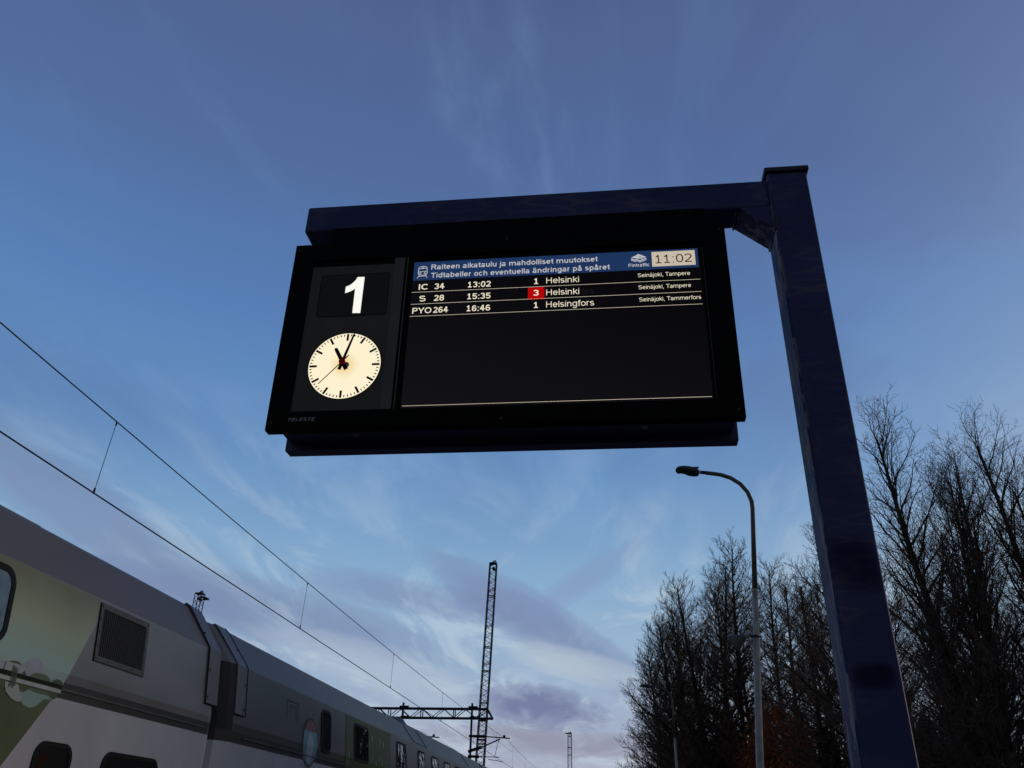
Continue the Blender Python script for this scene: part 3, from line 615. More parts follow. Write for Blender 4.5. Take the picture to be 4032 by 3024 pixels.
def coach(name, label, pr, y0, y1, mats):
    r = thing(name, (-7, y0, -0.6), label, 'train coach', 'coaches of the standing train')
    f = full(pr); nf = len(f); inv_ = Vector((7, -y0, 0.6))
    def b(mb, nm, m, **k):
        mb.v = [tuple(Vector(v) + inv_) for v in mb.v]; return mb.build(nm, m, r, **k)
    def S_(nm, i0, i1, m, smooth=False, ya_=y0, yb_=y1, both=True):
        mb = MB(); 
        for seg in ((f[i0:i1 + 1]), (f[nf - 1 - i1:nf - i0])) if both else ((f[i0:i1 + 1]),):
            n = len(seg); mb.add([(x, y, z) for y in (ya_, yb_) for x, z in seg], [(k, k + 1, n + k + 1, n + k) for k in range(n - 1)])
        return b(mb, nm, m, smooth=smooth)
    S_('lower_wall', 0, 1, mats[0]); S_('belt', 1, 2, mats[1]); S_('upper_wall', 2, 4, mats[2])
    mb = MB(); seg = f[4:nf - 4]; n = len(seg); mb.add([(x, y, z) for y in (y0, y1) for x, z in seg], [(k, k + 1, n + k + 1, n + k) for k in range(n - 1)]); b(mb, 'roof', MT['croof'])
    for ye in (y0 + .001, y1 - .001): b(MB().add([(x, ye, z) for x, z in f], [tuple(range(nf))]), 'end_wall', MT['bellows'])
    b(MB().box(-8.35, -5.65, y0 + .3, y1 - .3, -0.45, -0.25), 'underframe', MT['rubber'])
    for yy in (y0 + 2.6, y1 - 2.6):
        for dd in (-1.25, 1.25):
            b(MB().tube([(-7.80, yy + dd, -.05), (-6.20, yy + dd, -.05)], 0.46, 16), 'wheelset', MT['railsteel'])
    return r, b
c1, b1 = coach('train_coach', 'nearest double deck coach with pale green printed art and square vent grille', PROF1, -14.8, 11.35, (MT['cwhite'], MT['cbelt'], MT['cgrey']))
c2, b2 = coach('train_coach', 'second double deck coach beyond the gap, with row of upper windows and round badge', PROF2, 12.15, 38.4, (MT['cwhite'], MT['cbelt'], MT['cgrey2']))
# rounded body ends
def endcap(b, pr, ya_, yb_, m_idx, dirn, shrink):
    f = full(pr); nf = len(f); steps = 5; mb = MB(); rings = []
    for i in range(steps + 1):
        a = math.pi / 2 * i / steps; y = ya_ + (yb_ - ya_) * math.sin(a); s = shrink * (1 - math.cos(a))
        rings.append([(-7 + (x + 7) * (1 - s / 1.6), y, z if z < 4 else z - s * .25) for x, z in f])
    for i in range(steps):
        for k in range(nf - 1):
            kk = min(k, nf - 2 - k); mi = 0 if kk < 1 else 1 if kk < 2 else 2 if kk < 4 else 3
            A = rings[i]; B = rings[i + 1]
            mb.add([A[k], A[k + 1], B[k + 1], B[k]], [(0, 1, 2, 3)], mi)
    return b(mb, 'body_end', [MT['cwhite'], MT['cbelt'], m_idx, MT['croof']])
endcap(b1, PROF1, 11.35, 11.56, MT['cgrey'], 1, 0.12)
endcap(b2, PROF2, 12.15, 11.64, MT['cgap'], -1, 0.55)
# gangway bellows, carried by the second coach
gb = MB()
for k in range(8):
    y = 11.58 + k * .025; e = .06 if k % 2 else 0
    gb.box(-8.05 - e, -5.95 + e, y, y + .02, 0.5, 4.05 + e)
b2(gb, 'gangway_bellows', MT['bellows'])
# end flaps (folded covers each side of the gap)
def flap(b, pr, ya_, yb_, zlo, m, off=.016, seam='a'):
    pts = [(wall_x(zlo) + off, zlo)] + [(x + off, z + (.02 if z > 4.1 else .005)) for x, z in pr[4:8]]
    inn = [(x - off - .02, z - .02) for x, z in pts]
    mb = MB(); n = len(pts)
    vs = [(x, y, z) for y in (ya_, yb_) for x, z in pts + inn]; N2 = 2 * n; fs = []
    for k in range(n - 1):
        fs += [(k, k + 1, N2 + k + 1, N2 + k), (n + k, N2 + n + k, N2 + n + k + 1, n + k + 1)]
        fs += [(k, n + k, n + k + 1, k + 1), (N2 + k, N2 + k + 1, N2 + n + k + 1, N2 + n + k)]
    fs += [(0, N2, N2 + n, n), (n - 1, 2 * n - 1, N2 + 2 * n - 1, N2 + n - 1)]
    mb.add(vs, fs); o = b(mb, 'end_flap', m)
    ys = ya_ if seam == 'a' else yb_
    sm = MB(); sp = [(x + .004, ys, z) for x, z in pts]; sm.tube(sp, .006, 5)
    sm.tube([(pts[0][0] + .003, ya_, pts[0][1] - .004), (pts[0][0] + .003, yb_, pts[0][1] - .004)], .008, 5)
    b(sm, 'flap_seal', MT['rubber'])
    for z in (zlo + .08, zlo + .42, 3.95):
        xx = wall_x(z) + off if z < 3.7 else np.interp(z, [p[1] for p in pts], [p[0] for p in pts])
        yy = (ya_ + .06) if seam == 'a' else (yb_ - .06)
        b(MB().box(xx - .01, xx + .006, yy - .014, yy + .014, z - .02, z + .02), 'flap_latch', MT['bellows'])
flap(b1, PROF1, 11.185, 11.555, 3.045, MT['flap'], seam='a')
flap(b2, PROF2, 12.16, 12.53, 3.03, MT['flap'], seam='b')
# belt rail
def rail_strip(b, y0, y1, z, m, hgt=.018):
    xx = -5.40; b(MB().box(xx - .005, xx + .014, y0, y1, z - hgt / 2, z + hgt / 2), 'belt_rail', m)
rail_strip(b1, 8.05, 11.25, 2.752, MT['rail']); rail_strip(b1, -14.8, 8.05, 2.728, MT['railw'], .034); rail_strip(b1, -14.8, 8.05, 2.772, MT['rubber'], .03)
rail_strip(b2, 12.55, 38.3, 2.735, MT['rail'])
# flat printed art, following the wall
import bmesh
def decal(b, poly, m, off, name='printed_patch'):
    bm = bmesh.new(); vs = [bm.verts.new((0, y, z)) for y, z in poly]; bm.faces.new(vs)
    bmesh.ops.bisect_plane(bm, geom=bm.verts[:] + bm.edges[:] + bm.faces[:], plane_co=(0, 0, 2.9), plane_no=(0, 0, 1))
    bmesh.ops.triangulate(bm, faces=bm.faces)
    mb = MB(); mb.add([(wall_x(v.co.z) + off, v.co.y, v.co.z) for v in bm.verts], [tuple(v.index for v in f.verts) for f in (bm.verts.index_update() or bm.faces)]); bm.free()
    return b(mb, name, m)
def ell(cy, cz, ry, rz, a0=0, a1=360, n=24): return [(cy + ry * math.cos(R(a0 + (a1 - a0) * i / n)), cz + rz * math.sin(R(a0 + (a1 - a0) * i / n))) for i in range(n + (0 if a1 - a0 == 360 else 1))]
G0 = -14.7
decal(b1, [(G0, 2.82), (8.075, 2.815), (8.455, 3.46), (8.47, 3.735), (G0, 3.735)], MT['pale_green'], .003, 'pale_green_print')
decal(b1, [(G0, 1.0), (6.72, 1.0), (8.0, 2.70), (8.075, 2.815), (G0, 2.82)], MT['olive'], .003, 'olive_print')
decal(b1, ell(7.575, 2.80, .165, .160, 0, 180), MT['lilac'], .005)
decal(b1, ell(7.30, 2.80, .14, .085, 0, 180), MT['darkol'], .0065)
decal(b1, [(6.2, 2.86), (7.0, 2.86), (7.44, 2.86), (7.50, 2.845), (7.68, 2.845), (7.88, 2.815), (8.07, 2.808), (8.07, 2.79), (6.2, 2.79)], MT['lilac'], .008)
decal(b1, ell(7.70, 2.785, .16, .055, 0, 180), MT['leaf2'], .0095)
decal(b1, ell(7.97, 2.785, .085, .045, 0, 180), MT['darkol'], .011)
decal(b1, ell(7.41, 2.775, .07, .05, 0, 180), MT['darkol'], .0125)
decal(b1, [(6.0, 2.70), (8.02, 2.70), (7.98, 2.665), (7.93, 2.65), (7.84, 2.64), (7.72, 2.655), (7.5, 2.66), (7.3, 2.65), (6.0, 2.65)], MT['leaf2'], .0055)
decal(b1, ell(7.15, 2.70, .16, .06, 180, 360), MT['leaf'], .007); decal(b1, ell(7.47, 2.70, .10, .055, 180, 360), MT['leaf'], .0085); decal(b1, ell(7.95, 2.695, .07, .05, 180, 360), MT['leaf'], .007)
decal(b1, [(7.40, 2.655), (7.55, 2.68), (7.72, 2.665), (7.89, 2.668), (7.95, 2.645), (7.90, 2.632), (7.83, 2.63), (7.74, 2.555), (7.65, 2.53), (7.55, 2.545), (7.47, 2.60)], MT['mint'], .0075)
decal(b1, [(7.22, 2.70), (7.41, 2.70), (7.46, 2.64), (7.50, 2.60), (7.50, 2.562), (7.44, 2.56), (7.36, 2.575), (7.27, 2.62), (7.24, 2.66)], MT['armgrey'], .010)
decal(b1, [(7.16, 2.86), (7.33, 2.862), (7.45, 2.852), (7.44, 2.83), (7.40, 2.79), (7.16, 2.79)], MT['armgrey'], .0142)
for k in range(4): decal(b1, [(7.26 + .022 * k, 2.845 - .006 * k), (7.272 + .022 * k, 2.84 - .006 * k), (7.30 + .022 * k, 2.66 + (k % 2) * .02), (7.288 + .022 * k, 2.66 + (k % 2) * .02)], MT['darkol'], .0175)
# vent grille with upright slats
ve = [(8.455, 3.64), (9.53, 3.725), (9.53, 3.115), (8.51, 3.105)]
vz0, vz1, vy0, vy1 = 3.108, 3.705, 8.50, 9.535
vg = bpy.data.objects.new('vent_grille', None); col.objects.link(vg); vg.parent = c1; vg.location = (7, 14.8, .6)
def quadbox(y0, y1, z0, z1, t0, t1):   # box lying on the wall between offsets t0 and t1
    vs = [(wall_x(z) + t, y, z) for t in (t0, t1) for y in (y0, y1) for z in (z0, z1)]
    return MB().add(vs, [(0, 1, 3, 2), (4, 6, 7, 5), (0, 4, 5, 1), (2, 3, 7, 6), (0, 2, 6, 4), (1, 5, 7, 3)])
quadbox(vy0, vy1, vz0, vz1, .001, .004).build('grille_backing', MT['gback'], vg)
fw = .055
for a in ((vy0, vy1, vz1 - fw, vz1), (vy0, vy1, vz0, vz0 + fw), (vy0, vy0 + fw, vz0 + fw, vz1 - fw), (vy1 - fw, vy1, vz0 + fw, vz1 - fw)):
    quadbox(*a, .002, .014).build('grille_frame', MT['vframe'], vg)
for k in range(26):
    y = vy0 + fw + .012 + k * (vy1 - vy0 - 2 * fw - .03) / 25.2
    quadbox(y, y + .020, vz0 + fw, vz1 - fw - .01, .004, .010).build('slat', MT['mesh'], vg)
edge = MB()
for a in ((vy0 - .005, vy1 + .005, vz1, vz1 + .005), (vy0 - .005, vy1 + .005, vz0 - .005, vz0), (vy0 - .005, vy0, vz0, vz1), (vy1, vy1 + .005, vz0, vz1)):
    q = quadbox(*a, .001, .012); edge.add(q.v, q.f)
edge.build('grille_seal', MT['rubber'], vg)
for k in range(5):
    for (yy, zz_) in ((vy0 + .027 + k * (vy1 - vy0 - .054) / 4, vz1 - .027), (vy0 + .027 + k * (vy1 - vy0 - .054) / 4, vz0 + .027), (vy0 + .027, vz0 + .027 + k * .1358), (vy1 - .027, vz0 + .027 + k * .1358)):
        quadbox(yy - .009, yy + .009, zz_ - .009, zz_ + .009, .014, .016).build('screw', MT['mesh'], vg)
# windows
def window(b, coach_, y0, y1, z0, z1, r, gm, name='window', fr_=.035, rub=MT['rubber'], extra=None):
    w = bpy.data.objects.new(name, None); col.objects.link(w); w.parent = coach_
    inv_ = -coach_.location
    def on(poly, off): return [(wall_x(z) + off, y, z) for y, z in poly]
    P_ = rrect(y0, y1, z0, z1, r, 6); Pi = rrect(y0 + fr_, y1 - fr_, z0 + fr_, z1 - fr_, max(r - fr_, .01), 6); n = len(P_)
    w.location = inv_
    mb = MB(); mb.add(on(P_, .012) + on(Pi, .012) + on(P_, .0) + on(Pi, .003), [(i, (i + 1) % n, n + (i + 1) % n, n + i) for i in range(n)] + [(i, (i + 1) % n, 2 * n + (i + 1) % n, 2 * n + i) for i in range(n)] + [(n + i, n + (i + 1) % n, 3 * n + (i + 1) % n, 3 * n + i) for i in range(n)])
    mb.build('window_seal', rub, w)
    mb = MB(); 
    bm = bmesh.new(); vs = [bm.verts.new((0, y, z)) for y, z in Pi]; bm.faces.new(vs)
    if z0 < 2.9 < z1: bmesh.ops.bisect_plane(bm, geom=bm.verts[:] + bm.edges[:] + bm.faces[:], plane_co=(0, 0, 2.9), plane_no=(0, 0, 1))
    bmesh.ops.triangulate(bm, faces=bm.faces); bm.verts.index_update()
    mb.add([(wall_x(v.co.z) + .006, v.co.y, v.co.z) for v in bm.verts], [tuple(v.index for v in f.verts) for f in bm.faces]); bm.free()
    mb.build('pane', gm, w)
    return w
window(b1, c1, 5.75, 7.09, 2.975, 3.665, .17, MT['tealglass'], fr_=.06)
window(b1, c1, 3.45, 5.05, 2.975, 3.665, .17, MT['tealglass'], fr_=.06)
for (a, c) in ((7.90, 8.515), (9.06, 10.27), (5.9, 7.1), (3.4, 5.0)):
    w = window(b1, c1, a, c, 1.35, 2.285, .15, MT['dkglass'], 'lower_window', fr_=.045)
    if a == 7.90:
        bl = MB().add([(WX + .0075, y, z) for y, z in [(7.955, 1.5), (8.00, 1.5), (8.02, 1.9), (8.06, 2.08), (8.13, 2.17), (8.11, 2.185), (8.04, 2.15), (7.97, 2.05), (7.955, 1.9)]], [tuple(range(9))]); bl.build('orange_blind', MT['blind'], w)
    if a == 9.06:
        bl = MB().add([(WX + .0075, y, z) for y, z in [(9.12, 2.03), (9.75, 2.03), (9.55, 2.10), (9.30, 2.13), (9.14, 2.10)]], [tuple(range(5))]); bl.build('orange_blind', mat('dim_orange_curtain', (.012, .006, .003), .8, spec=.05), w)
ws2 = [(16.12, 16.70, 2.85, 3.60, .16), (18.28, 19.42, 2.87, 3.60, .13), (22.10, 23.12, 2.87, 3.60, .13), (24.6, 25.5, 2.87, 3.60, .13), (26.5, 27.5, 2.87, 3.60, .13), (28.5, 29.5, 2.87, 3.60, .13), (30.5, 31.5, 2.87, 3.60, .13), (32.5, 33.5, 2.87, 3.6, .13), (34.5, 35.5, 2.87, 3.6, .13)]
for k, (a, c, z0_, z1_, r_) in enumerate(ws2): window(b2, c2, a, c, z0_, z1_, r_, MT['glass'], fr_=.05)
for a in (14.0, 16.4, 18.8, 21.2, 23.6): window(b2, c2, a, a + 1.5, 1.25, 2.1, .15, MT['dkglass'], 'lower_window')
# dark green printed area with snow marks on the second coach
def wall2(y0, y1, z0, z1, m, off, name): return decal(b2, [(y0, z0), (y1, z0), (y1, z1), (y0, z1)], m, off, name)
decal(b2, [(17.62, 1.2), (21.35, 1.2), (21.45, 3.695), (17.72, 3.695)], MT['dgreen'], .004, 'dark_green_print')
rs = random.Random(4)
for (y, z, s) in [(19.75, 3.42, 1.3), (19.55, 3.30, .8), (20.5, 3.42, 1), (20.4, 3.30, .7), (20.75, 3.38, 1.5), (20.3, 3.05, .9), (20.1, 2.92, .8), (20.6, 3.0, 1.4), (21.0, 3.02, .8), (19.9, 2.80, 1.2), (17.95, 2.95, 1.1), (19.7, 2.98, .8), (20.9, 2.88, 1.1), (21.1, 3.2, 1.0), (17.8, 2.78, .7), (20.45, 2.75, 1.0)]:
    decal(b2, ell(y + .04 * math.sin(z * 40), z, .024 * s, .062 * s, n=8), MT['snowp'], .007, 'snow_mark')
# square hatch outline
for a in ((14.3, 14.32, 3.22, 3.5), (14.3, 14.85, 3.49, 3.51), (14.83, 14.85, 3.2, 3.5), (14.45, 14.47, 3.24, 3.44), (14.45, 14.75, 3.43, 3.445), (14.73, 14.75, 3.22, 3.44)):
    wall2(a[0], a[1], a[2], a[3], MT['cbelt'], .0045, 'hatch_edge')
# plain round badge, ring of small marks (character left out)
bc = (15.52, 2.955)
decal(b2, ell(*bc, .42, .41, n=32), MT['cbelt'], .0035, 'badge_disc')
decal(b2, ell(*bc, .375, .365, n=32), MT['badge_blue'], .0055, 'badge_field')
decal(b2, ell(*bc, .375, .365, 30, 150, n=16), MT['badge_red'], .0075, 'badge_field')
decal(b2, ell(bc[0] - .02, bc[1] - .09, .19, .255, n=20), MT['badge_white'], .0095, 'badge_field')
for k in range(28):
    a = 2 * math.pi * k / 28; cy, cz = bc[0] + .50 * math.cos(a), bc[1] + .48 * math.sin(a)
    decal(b2, ell(cy, cz, .016, .022, n=5), MT['tick'] if k % 3 else MT['cbelt'], .0035, 'badge_dot')
for k in range(24):
    a = math.pi * (1.0 + k / 23.0); cy, cz = bc[0] + .40 * math.cos(a), bc[1] + .388 * math.sin(a)
    decal(b2, ell(cy, cz, .012, .016, n=5), MT['badge_white'], .0060, 'badge_dot')
# roof panel seams and a roof conduit on the second coach
def roofpt(y, t):   # t from shoulder 0 to roof edge 1
    a, c = PROF2[5], PROF2[6]; return (a[0] + (c[0] - a[0]) * t + .004, y, a[1] + (c[1] - a[1]) * t + .004)
for yy in (24.3, 26.0, 33.8):
    s_ = MB(); s_.tube([roofpt(yy, .05), roofpt(yy, 1.0)], .010, 5); b2(s_, 'roof_seam', MT['rubber'])
s_ = MB(); s_.tube([roofpt(24.3, .05), roofpt(26.0, .05)], .007, 5); b2(s_, 'roof_seam', MT['rubber'])
s_ = MB(); s_.tube([(-6.15, 24.6, 4.36), (-6.15, 34.6, 4.36)], .018, 6)
for y in np.arange(25, 34.6, 1.2): s_.tube([(-6.15, y, 4.30), (-6.15, y, 4.37)], .012, 5)
b2(s_, 'roof_conduit', MT['galv'])
b2(MB().add([(-5.93, 23.9, 4.24), (-6.15, 24.1, 4.33), (-6.15, 25.1, 4.52), (-5.97, 25.2, 4.28), (-6.4, 23.9, 4.38), (-6.4, 25.2, 4.5)], [(0, 3, 2, 1), (1, 2, 5, 4)]), 'roof_hood', MT['bellows'])
s_ = MB(); s_.tube([(-6.02, -14, 4.40), (-6.02, 11.0, 4.40)], .015, 6)
for y in np.arange(-14, 11, 1.5): s_.tube([(-6.02, y, 4.33), (-6.02, y, 4.41)], .010, 5)
s_ = MB(); s_.tube([(-6.02, -14, 4.362), (-6.02, 7.9, 4.362)], .012, 6); b1(s_, 'roof_conduit', MT['kerb'])
# a third coach follows far down the train (small part in view)
c3, b3 = coach('train_coach', 'farthest coach at the tail of the train beside the lattice mast', PROF2, 38.95, 64.0, (MT['cwhite'], MT['cbelt'], MT['cgrey2']))
for a in np.arange(41, 62, 2.1): window(b3, c3, a, a + 1.0, 2.87, 3.60, .13, MT['glass'], fr_=.05)

# ------------------------------------------------------------------ overhead line
def mess_z(y, ym=30.0): return 6.6 + .00045 * (y - ym) ** 2
def catenary(label, xc, y_start, spans, group='overhead lines above the tracks', cw=True):
    t = thing('overhead_line', (xc, 0, 5.6), label, 'overhead wire', group)
    def z_m(y):
        for (a, c) in spans:
            if a <= y <= c:
                mid = (a + c) / 2 + (1.0 if a < 0 else 0); h = (c - a) / 2; return 6.6 + .33 * ((y - mid) / h) ** 2
        return 6.9
    def z_c(y): return 5.6 - .0019 * max(0, y) if y < 57 else 5.49
    mb = MB(); ys = np.arange(spans[0][0], spans[-1][1] + .1, 1.5)
    mb.tube([(0, y, z_m(y) - 5.6) for y in ys], .009, 6); mb.build('messenger_wire', MT['wire'], t, smooth=True)
    if cw:
        mb = MB(); mb.tube([(0, y, z_c(y) - 5.6) for y in ys], .0105, 6); mb.build('contact_wire', MT['wire'], t, smooth=True)
        for y in np.arange(10.03 - 8.42 * 2, spans[-1][1], 8.42):
            mb = MB(); mb.tube([(0, y, z_c(y) - 5.6), (0, y + .08, z_m(y + .08) - 5.6)], .005, 5)
            d = mb.build('dropper', MT['dropper'], t)
            MB().tube([(0, y, z_c(y) - 5.61), (0, y, z_c(y) - 5.53)], .014, 6).build('wire_clip', MT['wire'], d)
            MB().tube([(0, y + .08, z_m(y) - 5.60), (0, y + .08, z_m(y) - 5.66)], .012, 6).build('wire_clip', MT['wire'], d)
    return t, z_m, z_c
sp = [(-4.8, 56.6), (56.6, 118), (118, 180)]
ol, zm, zc_ = catenary('pair of overhead wires with droppers sweeping above the train roof', -7.0, -4, sp)
ol2, _, _ = catenary('farther overhead wires glimpsed just above the coach roofs', -11.5, -4, sp)

# ------------------------------------------------------------------ lattice masts
def lattice(mb, base, top, w0, w1, step, r=.025, rd=.0115, n=None):
    """square lattice column between base and top centre points"""
    base, top = Vector(base), Vector(top); ax = (top - base); Ln = ax.length; ax.normalize()
    if abs(ax.z) > .5: u, v = Vector((1, 0, 0)), Vector((0, 1, 0))
    else: u, v = Vector((0, 1, 0)), Vector((0, 0, 1))
    def c(t, k):
        w = (w0 + (w1 - w0) * t) / 2; s = ((-1, -1), (1, -1), (1, 1), (-1, 1))[k % 4]
        return base + ax * Ln * t + u * w * s[0] + v * w * s[1]
    for k in range(4): mb.bar(c(0, k), c(1, k), r * 2)
    m_ = max(2, int(Ln / step))
    for i in range(m_):
        t0, t1 = i / m_, (i + 1) / m_
        for k in range(4):
            if i % 2: mb.bar(c(t0, k), c(t1, k + 1), rd * 2)
            else: mb.bar(c(t0, k + 1), c(t1, k), rd * 2)
        if i % 8 == 0:
            for k in range(4): mb.bar(c(t0, k), c(t0, k + 1), rd * 2.5)
    return c
def mast(x, y, ztop, label, lean=0.0, w=.50, step=.30):
    t = thing('lattice_mast', (x, y, -.7), label, 'mast', 'steel lattice masts of the railway')
    mb = MB(); c = lattice(mb, (0, 0, 0), (lean, 0, ztop + .7), w * 1.05, w * .9, step); mb.build('lattice_column', MT['steel'], t)
    hb = MB(); w2 = w * .9
    for zf in (.88, .70, .62, .46, .40, .32):
        q = [c(zf, k) for k in range(4)]
        for k in range(4): hb.bar(q[k], q[(k + 1) % 4], .045)
        hb.build('joint_frame', MT['steeld'], t); hb = MB()
    h2 = MB(); zt = ztop + .7; h2.box(lean - w2 * .55, lean + w2 * .55, -w2 / 2, w2 / 2, zt - .03, zt + .05); h2.tube([(lean - .12, 0, zt + .05), (lean + .12, 0, zt + .22), (lean + .2, 0, zt + .08)], .05, 6)
    h2.box(lean - .05, lean + .12, -w2 * .5, w2 * .5, zt - .42, zt - .30)
    h2.build('lamp_bracket', MT['steeld'], t)
    return t
YM = 56.0
m1 = mast(-8.70, YM, 18.0, 'tall dark lattice mast rising at the centre behind the train', lean=.62, w=.50)
m2 = mast(-29.0, YM, 16.05, 'lattice mast top with side floodlight peeping over the coach roof at left', lean=.1, w=.55)
fl = MB(); fl.bar((.1, 0, 16.55), (.62, 0, 16.45), .10); fl.box(.45, .78, -.15, .15, 16.33, 16.46); fl.bar((.1, 0, 16.2), (.55, 0, 16.40), .06); fl.build('floodlight', MT['steeld'], m2)
m3 = mast(-6.55, 124, 14.0, 'slim far lattice mast low in the sky right of the centre', lean=.05, w=.55)
fl = MB(); fl.bar((-.55, 0, 14.72), (.3, 0, 14.78), .12); fl.build('floodlight', MT['steeld'], m3)
# gantry beam between the masts
ga = thing('gantry_truss', (-8.5, YM, 8.3), 'horizontal lattice truss reaching left from the tall mast over the tracks', 'gantry')
gx0, gx1 = -29.3, -8.15; chs = [(-.3, .28), (.3, .28), (-.3, -.28), (.3, -.28)]
for (yy, z) in chs:
    MB().bar((gx0 + 8.5, yy, z), ((gx1 + 8.5) if z > 0 else .70, yy, z), .065).build('chord', MT['steel'], ga)
nb = 30; stp = (gx1 - gx0) / nb
for i in range(nb):
    xa, xb = gx0 + 8.5 + i * stp, gx0 + 8.5 + (i + 1) * stp
    for yy in (-.3, .3):
        MB().bar((xa, yy, -.28 if i % 2 else .28), (xb, yy, .28 if i % 2 else -.28), .034).build('diagonal', MT['steel'], ga)
        if i % 3 == 0 and i > 0: MB().bar((xa, yy, -.28), (xa, yy, .28), .05).build('upright', MT['steel'], ga)
    MB().bar((xa, -.3, .28), (xb, .3, .28), .03).build('diagonal', MT['steel'], ga)
for yy in (-.3, .3): MB().bar((.36, yy, .28), (.70, yy, -.28), .07).build('end_bar', MT['steeld'], ga)
# drop post with cantilever
ca = thing('cantilever_arm', (-9.05, YM - .45, 8.3), 'dark drop post with swivelling arm holding the wires beside the tall mast', 'cantilever')
def cb(mb, nm, m=MT['steeld']): mb.v = [(x + 9.05, y - YM + .45, z - 8.3) for x, y, z in mb.v]; return mb.build(nm, m, ca)
yc = YM - .45
cb(MB().box(-9.12, -9.0, yc - .06, yc + .06, 5.65, 8.88), 'drop_post'); cb(MB().bar((-9.3, yc, 8.62), (-8.7, yc, 8.62), .12), 'clamp'); cb(MB().bar((-9.2, yc, 8.0), (-8.6, yc, 8.0), .14), 'clamp')
cb(MB().tube([(-9.2, yc, 6.95), (-8.2, yc, 6.93)], [.07, .10], 8), 'insulator', MT['ins']); cb(MB().tube([(-8.2, yc, 6.93), (-6.61, yc, 6.84)], .035, 8), 'top_tube')
cb(MB().tube([(-9.2, yc, 6.06), (-8.35, yc, 6.32)], [.09, .10], 8), 'insulator', MT['ins']); cb(MB().tube([(-8.35, yc, 6.32), (-7.22, yc, 6.80)], .04, 8), 'bracket_tube')
cb(MB().tube([(-9.2, yc, 5.78), (-8.5, yc, 5.78)], .08, 8), 'insulator', MT['ins']); cb(MB().tube([(-8.5, yc, 5.78), (-7.26, yc, 5.76)], .025, 8), 'steady_tube')
cb(MB().tube([(-7.95, yc, 5.68), (-7.9, yc, 5.62), (-7.4, yc, 5.58), (-7.02, yc, 5.49)], .022, 6), 'steady_arm'); cb(MB().bar((-7.55, yc, 5.78), (-7.28, yc, 6.78), .02), 'brace_wire')
cb(MB().box(-7.04, -6.90, yc - .05, yc + .05, 6.84, 7.02), 'wire_clamp')
cb(MB().tube([(-7.0, 49.5, 6.80), (-7.0, 53, 6.42), (-7.0, 60, 6.42), (-7.0, 64, 6.75)], .006, 5), 'stitch_wire', MT['wire'])
dup(ca, loc=(-13.5, yc, 8.3))['label'] = 'drop post and arm of the farther track, mostly behind the coach roof'

# ------------------------------------------------------------------ street lamps
def lamp(label, lean, base, arm_s=1.0, grp='street lamps along the platform'):
    t = thing('street_lamp', base, label, 'street lamp', grp); bx = 0
    X = lambda z: lean * z
    zt = 7.03
    mb = MB(); mb.tube([(X(z), 0, z) for z in (-.0, .4, 5.55)], [.085, .072, .056], 14); mb.build('pole', MT['galv'], t, smooth=True)
    mb = MB(); mb.tube([(X(5.55), 0, 5.55), (X(5.58), 0, 5.60)], [.062, .050], 14); mb.build('pole_joint', MT['galv'], t)
    x_ = X(zt)
    path = [(X(5.56), 5.56), (x_, zt), (x_ + .012, zt + .15), (x_ + .012, zt + .30), (x_ - .045, zt + .495), (x_ - .165, zt + .672), (x_ - .343, zt + .806), (x_ - .528, zt + .878), (x_ - .67, zt + .904), (x_ - .82, zt + .926)]
    mb = MB(); mb.tube([(a, 0, z) for a, z in path], [.05] + [.042] * 3 + [.041] * 6, 14); mb.build('curved_arm', MT['arm'], t, smooth=True)
    ex, ez = path[-1]
    mb = MB(); mb.tube([(ex + .02, 0, ez), (ex - .115, 0, ez + .018)], .036, 12); mb.build('coupling', MT['head'], t)
    mb = MB(); sec = []
    for s_, wy, up_, dn in ((0, .06, .03, .03), (.03, .10, .055, .085), (.10, .13, .085, .095), (.20, .145, .10, .085), (.30, .145, .105, .03), (.40, .135, .085, .015), (.455, .10, .05, .0), (.47, .05, .02, .0)):
        xx = ex - .125 - s_; zz_ = ez + .02 + s_ * .10
        sec.append([(xx, wy * math.cos(a), zz_ + (up_ if math.sin(a) > 0 else dn) * math.sin(a)) for a in [2 * math.pi * k / 14 for k in range(14)]])
    vs = [v for s_ in sec for v in s_]; fs = [(i * 14 + k, i * 14 + (k + 1) % 14, (i + 1) * 14 + (k + 1) % 14, (i + 1) * 14 + k) for i in range(len(sec) - 1) for k in range(14)] + [tuple(range(14)), tuple((len(sec) - 1) * 14 + k for k in range(14))]
    hd = mb.add(vs, fs).build('lamp_head', MT['head'], t, smooth=True)
    MB().box(ex - .57, ex - .42, -.09, .09, ez + .030, ez + .043).build('lens', MT['lens'], hd)
    MB().box(ex - .40, ex - .13, -.012, .012, ez + .105, ez + .135).build('top_fin', MT['head'], hd)
    return t
lamp1 = lamp('nearest curved-arm street lamp with grey galvanised pole carrying a horn speaker', .0842, (2.181, 16.0, .0))
lamp1.location.z = .15; lamp1.location.x = 2.181
lamp2 = dup(lamp1, loc=(2.68, 43.0, .15)); lamp2['label'] = 'farther pale street lamp standing in front of the left bare trees'
lamp2.rotation_euler = (0, R(-4.9), 0)
